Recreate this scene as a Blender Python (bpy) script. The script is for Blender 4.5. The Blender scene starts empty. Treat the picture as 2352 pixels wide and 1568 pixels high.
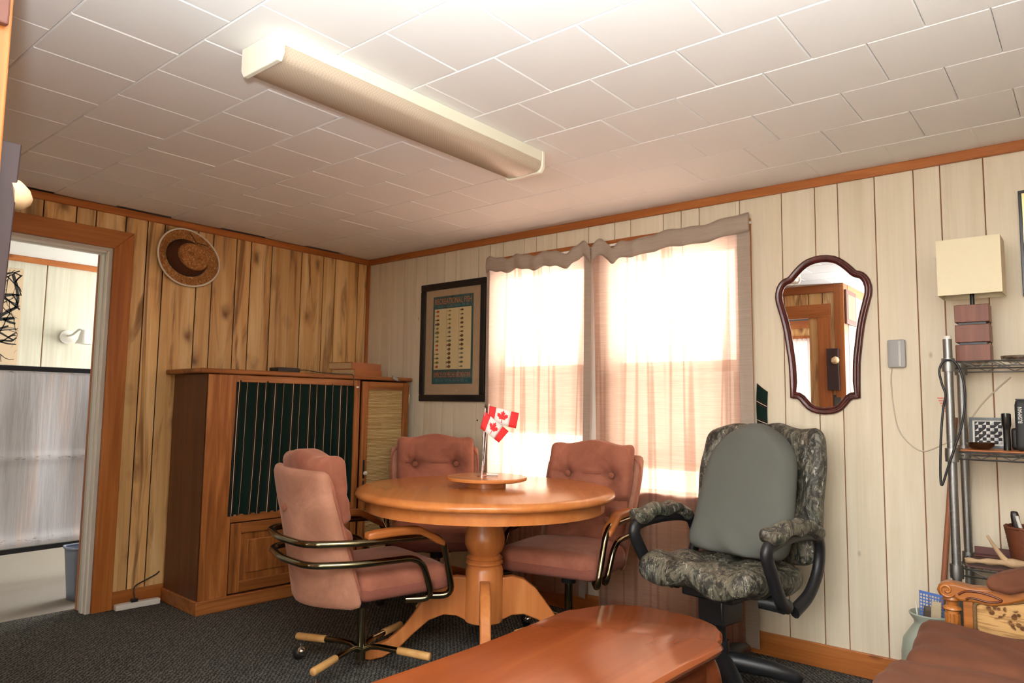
import bpy, bmesh, math, random
from mathutils import Vector, Matrix
random.seed(7)
SC = bpy.context.scene
COL = SC.collection
PI = math.pi
R = math.radians

# ------------------------------------------------------------------ camera
def make_camera():
    yaw, pitch, roll, f = 2.2599, 0.0902, 0.0135, 1640.25
    fw = Vector((math.cos(yaw)*math.cos(pitch), math.sin(yaw)*math.cos(pitch), math.sin(pitch)))
    rt = Vector((math.sin(yaw), -math.cos(yaw), 0)); up = rt.cross(fw)
    c, s = math.cos(roll), math.sin(roll)
    X = c*rt + s*up; Y = -s*rt + c*up; Z = -fw
    cd = bpy.data.cameras.new('camera'); co = bpy.data.objects.new('camera', cd); COL.objects.link(co)
    m = Matrix.Identity(4)
    for i in range(3):
        m[i][0], m[i][1], m[i][2] = X[i], Y[i], Z[i]
    m[0][3], m[1][3], m[2][3] = 4.3207, -3.4956, 1.1569
    co.matrix_world = m
    cd.sensor_width = 36.0; cd.lens = 36.0*f/2352.0; cd.clip_start = 0.05
    SC.camera = co
make_camera()

# ------------------------------------------------------------------ light
SC.view_settings.view_transform = 'Standard'
SC.view_settings.look = 'None'
SC.view_settings.gamma = 1.0
SC.view_settings.use_curve_mapping = False
SC.view_settings.exposure = 0.34
W = bpy.data.worlds.new('world'); SC.world = W; W.use_nodes = True
W.node_tree.nodes['Background'].inputs[0].default_value = (1.0, 0.97, 0.93, 1)
W.node_tree.nodes['Background'].inputs[1].default_value = 6.6

def lamp(name, kind, loc, target, energy, color=(1, 1, 1), **kw):
    ld = bpy.data.lights.new(name, kind); lo = bpy.data.objects.new(name, ld); COL.objects.link(lo)
    lo.location = loc
    lo.rotation_euler = (Vector(target)-Vector(loc)).to_track_quat('-Z', 'Y').to_euler()
    ld.energy = energy; ld.color = color
    for k, v in kw.items(): setattr(ld, k, v)
    return lo
# the photographer's flash, tipped up at the ceiling
lamp('bounce_flash', 'SPOT', (4.34, -3.58, 1.30), (4.235, -3.485, 2.26), 800, (0.94, 0.975, 1.0),
     spot_size=R(146), spot_blend=1.0, shadow_soft_size=0.05)
# added fill at an invented rear window; daylight in the next room's window
lamp('rear_fill_light', 'AREA', (3.9, -5.42, 1.45), (3.6, 0, 1.2), 30, (1.0, 0.98, 0.95), shape='RECTANGLE', size=1.5, size_y=1.2)
lamp('next_room_window_light', 'AREA', (-1.0, 0.52, 1.5), (-1.2, -3, 1.2), 78, (1.0, 0.98, 0.95), shape='RECTANGLE', size=1.2, size_y=1.2)

# ------------------------------------------------------------------ materials
MATS = {}
class NT:
    def __init__(s, name):
        s.m = bpy.data.materials.new(name); s.m.use_nodes = True
        s.t = s.m.node_tree; s.n = s.t.nodes; s.l = s.t.links
        s.b = s.n['Principled BSDF']; s.out = s.n['Material Output']
    def node(s, typ, **kw):
        nd = s.n.new(typ)
        for k, v in kw.items():
            if k in nd.inputs.keys() if isinstance(k, str) else False: nd.inputs[k].default_value = v
            else: setattr(nd, k, v)
        return nd
    def link(s, a, b): s.l.new(a, b)
    def coord(s, scale=(1, 1, 1), kind='Object', rnd=0.0, rot=(0, 0, 0)):
        tc = s.n.new('ShaderNodeTexCoord'); mp = s.n.new('ShaderNodeMapping')
        mp.inputs['Scale'].default_value = scale; mp.inputs['Rotation'].default_value = rot
        s.link(tc.outputs[kind], mp.inputs['Vector'])
        if rnd:
            oi = s.n.new('ShaderNodeObjectInfo'); mu = s.n.new('ShaderNodeVectorMath'); mu.operation = 'SCALE'
            mu.inputs[0].default_value = (rnd, rnd*.7, rnd*1.3)
            s.link(oi.outputs['Random'], mu.inputs['Scale']); s.link(mu.outputs[0], mp.inputs['Location'])
        return mp.outputs[0]
    def noise(s, vec, scale, detail=4, rough=.55, dist=0.0):
        nd = s.n.new('ShaderNodeTexNoise'); nd.inputs['Scale'].default_value = scale
        nd.inputs['Detail'].default_value = detail; nd.inputs['Roughness'].default_value = rough
        nd.inputs['Distortion'].default_value = dist
        s.link(vec, nd.inputs['Vector']); return nd.outputs['Fac']
    def ramp(s, fac, stops, interp='LINEAR'):
        nd = s.n.new('ShaderNodeValToRGB'); cr = nd.color_ramp; cr.interpolation = interp
        while len(cr.elements) < len(stops): cr.elements.new(0.5)
        for e, (p, c) in zip(cr.elements, stops):
            e.position = p; e.color = (*c, 1) if len(c) == 3 else c
        s.link(fac, nd.inputs['Fac']); return nd.outputs['Color']
    def mix(s, fac, a, b, blend='MIX'):
        nd = s.n.new('ShaderNodeMix'); nd.data_type = 'RGBA'; nd.blend_type = blend
        for sock, v in ((nd.inputs[0], fac), (nd.inputs[6], a), (nd.inputs[7], b)):
            if hasattr(v, 'links'): s.link(v, sock)
            elif isinstance(v, (int, float)): sock.default_value = v
            else: sock.default_value = (*v, 1)
        return nd.outputs[2]
    def math(s, op, a, b=0.0, c=0.0):
        nd = s.n.new('ShaderNodeMath'); nd.operation = op
        for i, v in enumerate((a, b, c)):
            if hasattr(v, 'links'): s.link(v, nd.inputs[i])
            else: nd.inputs[i].default_value = v
        return nd.outputs[0]
    def bump(s, h, strength=.3, dist=.002):
        nd = s.n.new('ShaderNodeBump'); nd.inputs['Strength'].default_value = strength; nd.inputs['Distance'].default_value = dist
        s.link(h, nd.inputs['Height']); s.link(nd.outputs[0], s.b.inputs['Normal'])
    def sep(s, vec):
        nd = s.n.new('ShaderNodeSeparateXYZ'); s.link(vec, nd.inputs[0]); return nd.outputs
    def done(s, color=None, rough=.5, metal=0.0, spec=None, **kw):
        if color is not None:
            if hasattr(color, 'links'): s.link(color, s.b.inputs['Base Color'])
            else: s.b.inputs['Base Color'].default_value = (*color, 1)
        s.b.inputs['Roughness'].default_value = rough; s.b.inputs['Metallic'].default_value = metal
        if spec is not None: s.b.inputs['Specular IOR Level'].default_value = spec
        for k, v in kw.items(): s.b.inputs[k].default_value = v
        return s.m

def srgb(r, g, b):
    f = lambda c: (c/255/12.92) if c/255 <= .04045 else ((c/255+.055)/1.055)**2.4
    return (f(r), f(g), f(b))

def plain(name, c, rough=.5, metal=0.0, noise=.06, nscale=12, spec=None, bump=0.0):
    if name in MATS: return MATS[name]
    t = NT(name); v = t.coord(); n = t.noise(v, nscale, 5)
    col = t.mix(n, tuple(x*(1-noise) for x in c), tuple(min(1, x*(1+noise)) for x in c))
    if bump: t.bump(t.noise(v, nscale*8, 3), bump, .002)
    MATS[name] = t.done(col, rough, metal, spec); return MATS[name]

def wood(name, light, mid, dark, axis='z', scale=1.0, rough=.4, knots=0.0, rnd=9.0, contrast=1.0, tone=.25, spec=.4, fine=.38):
    if name in MATS: return MATS[name]
    t = NT(name)
    along = {'x': 0, 'y': 1, 'z': 2}[axis]
    sc = [1.0*scale]*3; sc[along] = .07*scale
    v = t.coord(tuple(sc), rnd=rnd)
    n1 = t.noise(v, 9, 6, .6, 1.2)
    sc2 = [1.0*scale]*3; sc2[along] = .03*scale
    n2 = t.noise(t.coord(tuple(sc2), rnd=rnd), 70, 3, .6)
    a = .5-.22/contrast; b = .5+.22/contrast
    col = t.ramp(n1, [(max(0, a-.08), dark), (.5, mid), (min(1, b), light)])
    col = t.mix(t.math('MULTIPLY', t.ramp(n2, [(.35, (1, 1, 1)), (.6, (0, 0, 0))]), fine), col, tuple(x*.72 for x in mid), 'MIX')
    if tone:
        oi = t.n.new('ShaderNodeObjectInfo')
        f = t.math('MULTIPLY_ADD', oi.outputs['Random'], tone*2, 1-tone)
        nd = t.n.new('ShaderNodeVectorMath'); nd.operation = 'SCALE'
        t.link(col, nd.inputs[0]); t.link(f, nd.inputs['Scale']); col = nd.outputs[0]
    if knots:
        sk = [1.0*scale]*3; sk[along] = .55*scale
        vk = t.coord(tuple(sk), rnd=rnd*1.7)
        nd = t.n.new('ShaderNodeTexVoronoi'); nd.inputs['Scale'].default_value = 4.6; t.link(vk, nd.inputs['Vector'])
        k = t.ramp(nd.outputs['Distance'], [(.0, (1, 1, 1)), (.05*knots, (.8, .8, .8)), (.13*knots, (0, 0, 0))])
        col = t.mix(t.math('MULTIPLY', k, .8), col, tuple(x*.55 for x in dark))
    t.bump(n2, .12, .001)
    MATS[name] = t.done(col, rough, 0, spec); return MATS[name]

WHITE = plain('white_paint', srgb(225, 222, 214), .5)
M_TILE = plain('ceiling_tile_paint', (.86, .86, .85), .75, noise=.02, nscale=3)
M_CEIL = plain('ceiling_backing', (.42, .41, .40), .9)
PINE = wood('orange_pine', srgb(196, 126, 66), srgb(174, 102, 48), srgb(128, 66, 28), 'z', 1.2, .38, 1.0, tone=.1)
PINEX = wood('orange_pine_along_x', srgb(196, 126, 66), srgb(174, 102, 48), srgb(128, 66, 28), 'x', 1.2, .38, .8, tone=.1)
PINEY = wood('orange_pine_along_y', srgb(196, 126, 66), srgb(174, 102, 48), srgb(128, 66, 28), 'y', 1.2, .38, .8, tone=.1)
def m_knotty():
    t = NT('knotty_panel')
    v = t.coord((1, 1, .05), rnd=31.0); n1 = t.noise(v, 15, 5, .55, .8)
    v2 = t.coord((1, 1, .10), rnd=47.0); n2 = t.noise(v2, 9, 4, .55, 1.5)
    n3 = t.noise(t.coord((1, 1, .02), rnd=13.0), 120, 3, .6)
    col = t.ramp(n1, [(.28, srgb(204, 152, 92)), (.5, srgb(228, 182, 120)), (.7, srgb(244, 210, 154))])
    col = t.mix(t.ramp(n2, [(.52, (0, 0, 0)), (.66, (.85, .85, .85))]), col, srgb(126, 82, 46))
    col = t.mix(t.math('MULTIPLY', n3, .28), col, srgb(150, 102, 58))
    vk = t.coord((1.0, 1.0, .62), rnd=71.0); d = t.n.new('ShaderNodeVectorMath'); d.operation = 'ADD'
    nz = t.n.new('ShaderNodeTexNoise'); nz.inputs['Scale'].default_value = 14; t.link(vk, nz.inputs['Vector'])
    sc = t.n.new('ShaderNodeVectorMath'); sc.operation = 'SCALE'; sc.inputs['Scale'].default_value = .06; t.link(nz.outputs['Color'], sc.inputs[0])
    t.link(vk, d.inputs[0]); t.link(sc.outputs[0], d.inputs[1])
    vo = t.n.new('ShaderNodeTexVoronoi'); vo.inputs['Scale'].default_value = 5.2; t.link(d.outputs[0], vo.inputs['Vector'])
    kn = t.ramp(vo.outputs['Distance'], [(.03, (1, 1, 1)), (.09, (.75, .75, .75)), (.17, (.25, .25, .25)), (.26, (0, 0, 0))])
    col = t.mix(t.math('MULTIPLY', kn, .85), col, srgb(104, 58, 28))
    oi = t.n.new('ShaderNodeObjectInfo'); f = t.math('MULTIPLY_ADD', oi.outputs['Random'], .30, .82)
    nd = t.n.new('ShaderNodeVectorMath'); nd.operation = 'SCALE'; t.link(col, nd.inputs[0]); t.link(f, nd.inputs['Scale'])
    t.bump(n3, .1, .001)
    return t.done(nd.outputs[0], .42, 0, .4)
PANEL = m_knotty()
PALE = wood('pale_panel', srgb(226, 215, 194), srgb(219, 206, 182), srgb(205, 190, 162), 'z', 1.0, .5, .35, contrast=.9, tone=.03, fine=.16)
GROOVE = plain('panel_groove', srgb(150, 95, 62), .7)
GROOVE_DARK = plain('panel_groove_dark', srgb(40, 26, 16), .8)
OAK = wood('oak', srgb(184, 120, 68), srgb(156, 94, 48), srgb(86, 48, 24), 'z', 1.9, .35, 0, contrast=1.3, tone=.06)
OAKY = wood('oak_along_y', srgb(184, 120, 68), srgb(156, 94, 48), srgb(86, 48, 24), 'y', 1.9, .35, 0, contrast=1.3, tone=.06)
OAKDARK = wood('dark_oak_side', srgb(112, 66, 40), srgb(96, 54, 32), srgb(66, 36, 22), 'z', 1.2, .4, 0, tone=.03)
TABLEW = wood('honey_pine_table', srgb(204, 134, 76), srgb(192, 118, 62), srgb(172, 100, 50), 'x', .7, .2, .2, tone=.02, spec=.5, fine=.12)
SLEEVE = wood('pale_beech', srgb(214, 172, 112), srgb(200, 154, 94), srgb(172, 124, 70), 'x', .8, .4, 0, tone=.03, fine=.1)
TABLEZ = wood('honey_pine_upright', srgb(212, 140, 80), srgb(194, 118, 62), srgb(164, 94, 48), 'z', 1.2, .3, .0, contrast=1.0, tone=.06, spec=.5, fine=.15)
CHERRY = wood('cherry_wood', srgb(150, 78, 40), srgb(138, 68, 33), srgb(122, 56, 27), 'y', .6, .17, 0, tone=.0, spec=.6, fine=.08)
CHERRYD = wood('dark_cherry', srgb(120, 62, 34), srgb(96, 46, 24), srgb(60, 26, 14), 'y', .9, .28, 0, tone=.0)
MAHOG = wood('mahogany_frame', srgb(96, 36, 28), srgb(76, 26, 22), srgb(44, 14, 12), 'z', 1.5, .25, 0, tone=0, spec=.6)
LAMPW = wood('reddish_block', srgb(134, 80, 58), srgb(120, 68, 48), srgb(100, 54, 38), 'z', 1.6, .45, 0, tone=.03)
CARVED = wood('carved_fruitwood', srgb(196, 132, 66), srgb(166, 100, 44), srgb(96, 52, 20), 'x', 1.3, .28, 0, tone=.0, spec=.6)
BLACKP = plain('black_plastic', (.012, .012, .014), .42)
BLACKF = plain('black_frame_paint', (.01, .01, .011), .3)
CHROME = plain('shelf_steel', (.27, .275, .275), .42, 1.0, .04)
BRASS = plain('antique_brass', (.20, .175, .11), .15, 1.0, .05)
BRASSD = plain('bright_chrome', (.75, .73, .68), .12, 1.0, .03)
GREYP = plain('grey_plastic', srgb(150, 148, 146), .42)

def m_pink(name, c0, c1, scale=5, bump=.25):
    t = NT(name); v = t.coord(); n = t.noise(v, scale, 6, .65, .6)
    col = t.ramp(n, [(.3, c0), (.55, tuple((a+b)/2 for a, b in zip(c0, c1))), (.75, c1)])
    t.bump(t.noise(v, 26, 4), bump, .004)
    m = t.done(col, .85, 0, .25)
    t.b.inputs['Sheen Weight'].default_value = .35; t.b.inputs['Sheen Roughness'].default_value = .4
    t.b.inputs['Sheen Tint'].default_value = (*srgb(255, 205, 185), 1)
    return m
VELVET = m_pink('rose_velvet', srgb(146, 98, 76), srgb(196, 142, 118))
VELVETD = m_pink('rose_velvet_cushion', srgb(132, 78, 60), srgb(174, 110, 88), 6)
TWEED = plain('rose_tweed', srgb(132, 76, 62), .95, noise=.3, nscale=180, bump=.6)

def m_carpet():
    t = NT('dark_loop_carpet'); v = t.coord((1, 1, 1))
    w = t.n.new('ShaderNodeTexWave'); w.wave_type = 'BANDS'; w.bands_direction = 'DIAGONAL'
    w.inputs['Scale'].default_value = 26; w.inputs['Distortion'].default_value = 7.0; w.inputs['Detail'].default_value = 2; w.inputs['Detail Scale'].default_value = 2.5
    t.link(v, w.inputs['Vector'])
    n = t.noise(v, 160, 2); n3 = t.noise(v, 2.2, 3)
    f = t.math('ADD', t.math('MULTIPLY', w.outputs['Fac'], .55), t.math('MULTIPLY', n, .45))
    col = t.ramp(f, [(.28, srgb(48, 47, 44)), (.52, srgb(82, 82, 78)), (.78, srgb(122, 121, 112))])
    col = t.mix(n3, col, t.mix(.5, col, srgb(76, 76, 76)))
    t.bump(f, .9, .006)
    return t.done(col, .95, 0, .15)
M_CARPET = m_carpet()
M_CARPET2 = plain('beige_carpet', srgb(142, 135, 126), .95, noise=.12, nscale=60, bump=.5)

def m_curtain(name, refl, trans, tr=.55, slub=.18, open_=0.0):
    t = NT(name); v = t.coord((3, 3, 110)); n = t.noise(v, 2.0, 4, .7)
    v2 = t.coord((30, 30, 700)); n2 = t.noise(v2, 1.0, 2, .6)
    flecks = t.ramp(n2, [(.70, (0, 0, 0)), (.74, (1, 1, 1))])
    k = t.ramp(n, [(.3, (1-slub,)*3), (.65, (1, 1, 1))])
    base = t.mix(1.0, k, refl, 'MULTIPLY'); base = t.mix(t.math('MULTIPLY', flecks, .35), base, srgb(225, 212, 196))
    cre = t.ramp(t.noise(t.coord((7.5, .01, .16)), 1.0, 2, .5, .3), [(.455, (1, 1, 1)), (.485, (.66, .55, .5)), (.505, (.72, .60, .55)), (.53, (1, 1, 1))])  # darkening of backlit folds drawn into the transmitted colour
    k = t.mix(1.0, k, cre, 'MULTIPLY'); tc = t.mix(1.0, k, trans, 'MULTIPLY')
    d = t.n.new('ShaderNodeBsdfDiffuse'); tl = t.n.new('ShaderNodeBsdfTranslucent'); ms = t.n.new('ShaderNodeMixShader')
    t.link(base, d.inputs[0]); t.link(tc, tl.inputs[0]); ms.inputs[0].default_value = tr
    bp = t.n.new('ShaderNodeBump'); bp.inputs['Strength'].default_value = .25; bp.inputs['Distance'].default_value = .001
    t.link(n, bp.inputs['Height']); t.link(bp.outputs[0], d.inputs['Normal'])
    t.link(d.outputs[0], ms.inputs[1]); t.link(tl.outputs[0], ms.inputs[2])
    sh = ms.outputs[0]
    if open_:
        tp = t.n.new('ShaderNodeBsdfTransparent'); tp.inputs[0].default_value = (1.0, .82, .70, 1); m2 = t.n.new('ShaderNodeMixShader'); m2.inputs[0].default_value = open_
        t.link(t.math('MULTIPLY', k, open_), m2.inputs[0]); t.link(sh, m2.inputs[1]); t.link(tp.outputs[0], m2.inputs[2]); sh = m2.outputs[0]
    t.link(sh, t.out.inputs['Surface']); t.n.remove(t.b)
    return t.m
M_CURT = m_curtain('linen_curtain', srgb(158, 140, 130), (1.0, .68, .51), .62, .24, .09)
M_HEM = m_curtain('linen_double_hem', srgb(176, 160, 146), (.5, .34, .26), .06)

def m_stripe():
    t = NT('green_striped_cloth'); tc = t.n.new('ShaderNodeTexCoord')
    x = t.sep(tc.outputs['UV'])[0]
    f = t.math('FRACT', x)
    col = t.ramp(f, [(.0, srgb(12, 34, 28)), (.36, srgb(58, 34, 26)), (.40, srgb(20, 26, 22)), (.472, srgb(205, 190, 166)),
                     (.51, srgb(30, 22, 16)), (.60, srgb(66, 42, 30)), (.63, srgb(12, 34, 28))], 'CONSTANT')
    return t.done(col, .9, 0, .2)
M_STRIPE = m_stripe()

def m_bamboo():
    t = NT('reed_blind'); v = t.coord((.6, .6, 60)); n = t.noise(v, 2.0, 4, .7)
    v2 = t.coord((8, 8, 190)); n2 = t.noise(v2, 1.0, 2)
    col = t.ramp(n, [(.3, srgb(170, 142, 92)), (.5, srgb(196, 170, 118)), (.7, srgb(216, 194, 146))])
    col = t.mix(t.math('MULTIPLY', n2, .5), col, srgb(150, 122, 76))
    t.bump(n2, .6, .003); return t.done(col, .6)
M_BAMBOO = m_bamboo()

def m_camo():
    t = NT('camouflage_print'); v = t.coord((1, 1, .6)); n = t.noise(v, 6.5, 6, .7, 1.4); n2 = t.noise(v, 14, 4, .6, 2.0); n3 = t.noise(t.coord((1, 1, .5), rot=(.4, .2, 0)), 60, 4, .7, 1.0)
    col = t.ramp(n, [(.26, srgb(22, 24, 22)), (.38, srgb(54, 60, 50)), (.48, srgb(112, 106, 90)), (.55, srgb(42, 40, 36)), (.64, srgb(120, 118, 106)), (.78, srgb(74, 62, 48))])
    col = t.mix(t.ramp(n2, [(.50, (0, 0, 0)), (.58, (.85, .85, .85))]), col, srgb(36, 36, 32))
    col = t.mix(t.ramp(n3, [(.58, (0, 0, 0)), (.66, (.7, .7, .7))]), col, srgb(190, 186, 172))
    t.bump(t.math('ADD', n, t.math('MULTIPLY', n2, .6)), .9, .016)
    return t.done(col, .5, 0, .5)
M_CAMO = m_camo()
M_GREYCLOTH = plain('grey_jersey', srgb(94, 96, 90), .9, noise=.1, nscale=5, bump=.15)
M_BROWN = m_pink('brown_suede', srgb(88, 52, 36), srgb(118, 72, 50), 4, .2)
M_BROWN.node_tree.nodes['Principled BSDF'].inputs['Sheen Weight'].default_value = .08

def m_floral():
    t = NT('floral_brocade'); v = t.coord((1, 1, 1)); vo = t.n.new('ShaderNodeTexVoronoi'); vo.inputs['Scale'].default_value = 13
    t.link(v, vo.inputs['Vector'])
    vo2 = t.n.new('ShaderNodeTexVoronoi'); vo2.inputs['Scale'].default_value = 60; t.link(v, vo2.inputs['Vector'])
    fl = t.ramp(vo.outputs['Distance'], [(.40, (1, 1, 1)), (.47, (0, 0, 0))])
    pt = t.ramp(vo2.outputs['Distance'], [(.42, (1, 1, 1)), (.58, (.1, .1, .1))])
    st = t.ramp(t.noise(t.coord((4, 4, 60)), 3, 3), [(.53, (0, 0, 0)), (.60, (.7, .7, .7))])
    col = t.mix(t.math('MULTIPLY', fl, pt), srgb(190, 150, 98), srgb(88, 58, 32))
    col = t.mix(t.math('MULTIPLY', st, .8), col, srgb(130, 92, 54))
    t.bump(vo2.outputs['Distance'], .3, .002)
    return t.done(col, .85, 0, .2)
M_FLORAL = m_floral()

def m_straw():
    t = NT('woven_straw'); v = t.coord((1, 1, 1)); n = t.noise(v, 60, 4, .7, 2.0); n2 = t.noise(v, 14, 3)
    col = t.ramp(n, [(.32, srgb(112, 64, 26)), (.5, srgb(170, 110, 54)), (.60, srgb(196, 140, 80)), (.66, srgb(245, 220, 172))])  # palest stop puts straw highlights into the colour
    col = t.mix(t.math('MULTIPLY', n2, .3), col, srgb(140, 82, 36))
    t.bump(n, .8, .004); return t.done(col, .75)
M_STRAW = m_straw()

def m_glass(name, tint=(1, 1, 1), refl=.08, rough=.02):
    t = NT(name); tr = t.n.new('ShaderNodeBsdfTransparent'); gl = t.n.new('ShaderNodeBsdfGlossy'); ms = t.n.new('ShaderNodeMixShader')
    tr.inputs[0].default_value = (*tint, 1); gl.inputs['Roughness'].default_value = rough; ms.inputs[0].default_value = refl
    t.link(tr.outputs[0], ms.inputs[1]); t.link(gl.outputs[0], ms.inputs[2]); t.link(ms.outputs[0], t.out.inputs['Surface']); t.n.remove(t.b)
    return t.m
M_PANE = m_glass('window_glass')
M_SCREEN = m_glass('insect_screen', (.62, .60, .58), .02, .5)
M_PICGLASS = m_glass('picture_glass', (1, 1, 1), .05)
def m_mirror():
    t = NT('mirror_silver'); return t.done((.92, .92, .92), .01, 1.0)
M_MIRROR = m_mirror()
def m_lens():
    t = NT('prismatic_lens'); v = t.coord((1, 1, 1)); ck = t.n.new('ShaderNodeTexChecker'); ck.inputs['Scale'].default_value = 170; t.link(v, ck.inputs['Vector'])
    col = t.mix(t.math('MULTIPLY', ck.outputs['Fac'], .5), srgb(200, 184, 164), srgb(178, 162, 144))
    t.bump(ck.outputs['Fac'], .6, .002)
    return t.done(col, .25, 0, .5)
M_LENS = m_lens()
M_HOUSING = plain('cream_enamel', srgb(234, 232, 214), .4, noise=.02)

# ------------------------------------------------------------------ mesh builder
def fillet(pts, rad, n=6):
    pts = [Vector(p) for p in pts]; out = [pts[0]]
    for i in range(1, len(pts)-1):
        a, b, c = pts[i-1], pts[i], pts[i+1]
        d1 = (a-b); d2 = (c-b); r = min(rad, d1.length*.49, d2.length*.49)
        p, q = b+d1.normalized()*r, b+d2.normalized()*r
        for k in range(n+1):
            s = k/n; out.append((1-s)**2*p + 2*s*(1-s)*b + s*s*q)
    out.append(pts[-1]); return out
def bez(pts, n=8):
    P = [Vector(p) for p in pts]; P = [2*P[0]-P[1]]+P+[2*P[-1]-P[-2]]; out = []
    for i in range(1, len(P)-2):
        for k in range(n):
            t = k/n; a, b, c, d = P[i-1], P[i], P[i+1], P[i+2]
            out.append(.5*((2*b)+(c-a)*t+(2*a-5*b+4*c-d)*t*t+(3*b-a-3*c+d)*t**3))
    out.append(P[-2]); return out

class M:
    def __init__(s): s.v = []; s.f = []; s.uv = {}
    def add(s, vs, fs):
        o = len(s.v); s.v += [tuple(p) for p in vs]; s.f += [tuple(i+o for i in f) for f in fs]; return s
    def box(s, x0, x1, y0, y1, z0, z1):
        return s.add([(x0, y0, z0), (x1, y0, z0), (x1, y1, z0), (x0, y1, z0), (x0, y0, z1), (x1, y0, z1), (x1, y1, z1), (x0, y1, z1)],
                     [(0, 3, 2, 1), (4, 5, 6, 7), (0, 1, 5, 4), (1, 2, 6, 5), (2, 3, 7, 6), (3, 0, 4, 7)])
    def tube(s, pts, r, n=10, closed=False, caps=True, ry=None):
        pts = [Vector(p) for p in pts]; N = len(pts); vs = []; fs = []
        rr = r if isinstance(r, (list, tuple)) else [r]*N
        prev = None
        for i, p in enumerate(pts):
            if closed: t = pts[(i+1) % N]-pts[i-1]
            else: t = pts[min(i+1, N-1)]-pts[max(i-1, 0)]
            t.normalize()
            if prev is None:
                u = t.orthogonal().normalized()
            else:
                u = (prev-t*prev.dot(t)).normalized()
            prev = u; w = t.cross(u)
            for k in range(n):
                a = 2*PI*k/n; vs.append(p+(u*math.cos(a)+w*math.sin(a))*rr[i])
        for i in range(N if closed else N-1):
            j = (i+1) % N
            for k in range(n):
                k2 = (k+1) % n; fs.append((i*n+k, i*n+k2, j*n+k2, j*n+k))
        if caps and not closed:
            fs.append(tuple(range(n-1, -1, -1))); fs.append(tuple((N-1)*n+k for k in range(n)))
        return s.add(vs, fs)
    def cyl(s, p0, p1, r0, r1=None, n=16): return s.tube([p0, p1], [r0, r0 if r1 is None else r1], n)
    def lathe(s, prof, n=32, c=(0, 0, 0), a0=0, a1=2*PI, cap=True):
        vs = []; fs = []; full = abs(a1-a0-2*PI) < 1e-6; cols = n if full else n+1
        for r, z in prof:
            for k in range(cols):
                a = a0+(a1-a0)*k/n; vs.append((c[0]+r*math.cos(a), c[1]+r*math.sin(a), c[2]+z))
        for i in range(len(prof)-1):
            for k in range(n):
                k2 = (k+1) % cols; fs.append((i*cols+k, i*cols+k2, (i+1)*cols+k2, (i+1)*cols+k))
        if cap and full:
            if prof[0][0] > 1e-5: fs.append(tuple(range(cols-1, -1, -1)))
            if prof[-1][0] > 1e-5: fs.append(tuple((len(prof)-1)*cols+k for k in range(cols)))
        return s.add(vs, fs)
    def prism(s, out, a0, a1, fn=None):
        # outline in (u,v), extruded along w; fn maps (u,v,w)->xyz
        fn = fn or (lambda u, v, w: (u, v, w)); n = len(out)
        vs = [fn(u, v, a0) for u, v in out]+[fn(u, v, a1) for u, v in out]
        fs = [tuple(range(n-1, -1, -1)), tuple(range(n, 2*n))]+[(i, (i+1) % n, n+(i+1) % n, n+i) for i in range(n)]
        return s.add(vs, fs)
    def rbox(s, size, r, seg=6, c=(0, 0, 0), fn=None):
        # rounded box as a grid so it can be bent by fn(x,y,z)->(x,y,z)
        hx, hy, hz = (d/2 for d in size); r = min(r, hx, hy, hz)
        bm = bmesh.new(); bmesh.ops.create_cube(bm, size=2.0)
        bmesh.ops.subdivide_edges(bm, edges=bm.edges[:], cuts=seg*2-1, use_grid_fill=True)
        vs = []
        for v in bm.verts:
            p = v.co
            q = Vector((p.x*hx, p.y*hy, p.z*hz))
            i = Vector((max(-hx+r, min(hx-r, q.x)), max(-hy+r, min(hy-r, q.y)), max(-hz+r, min(hz-r, q.z))))
            d = q-i
            if d.length > 1e-9: q = i+d.normalized()*r
            q = q+Vector(c)
            vs.append(tuple(fn(*q)) if fn else tuple(q))
        bm.verts.index_update()
        fs = [tuple(v.index for v in f.verts) for f in bm.faces]; bm.free()
        return s.add(vs, fs)
    def grid(s, fn, nu, nv, uv=None):
        o = len(s.v); vs = []
        for j in range(nv+1):
            for i in range(nu+1):
                vs.append(fn(i/nu, j/nv))
                if uv: s.uv[o+len(vs)-1] = uv(i/nu, j/nv)
        fs = [(j*(nu+1)+i, j*(nu+1)+i+1, (j+1)*(nu+1)+i+1, (j+1)*(nu+1)+i) for j in range(nv) for i in range(nu)]
        return s.add(vs, fs)
    def sphere(s, c, r, n=12, sc=(1, 1, 1)):
        prof = [(max(1e-6, r*math.sin(PI*k/n)), -r*math.cos(PI*k/n)) for k in range(n+1)]
        o = len(s.v); s.lathe(prof, n*2, (0, 0, 0), cap=False)
        for i in range(o, len(s.v)):
            p = s.v[i]; s.v[i] = (c[0]+p[0]*sc[0], c[1]+p[1]*sc[1], c[2]+p[2]*sc[2])
        return s
    def xf(s, fn):
        s.v = [tuple(fn(*p)) for p in s.v]; return s
    def obj(s, name, mat, parent=None, smooth=40, bevel=0, solid=0, sub=0, weld=False):
        me = bpy.data.meshes.new(name)
        bm = bmesh.new()
        for p in s.v: bm.verts.new(p)
        bm.verts.ensure_lookup_table(); bm.verts.index_update()
        ul = bm.loops.layers.uv.new('UVMap') if s.uv else None
        for f in s.f:
            try: fc = bm.faces.new([bm.verts[i] for i in f])
            except ValueError: continue
            if ul:
                for lp in fc.loops:
                    if lp.vert.index in s.uv: lp[ul].uv = s.uv[lp.vert.index]
        if weld: bmesh.ops.remove_doubles(bm, verts=bm.verts, dist=1e-5)
        bmesh.ops.recalc_face_normals(bm, faces=bm.faces)
        if smooth:
            for fc in bm.faces: fc.smooth = True
        bm.to_mesh(me); bm.free()
        if smooth: me.set_sharp_from_angle(angle=R(smooth))
        me.materials.append(mat)
        o = bpy.data.objects.new(name, me); COL.objects.link(o)
        if parent: o.parent = parent
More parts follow.
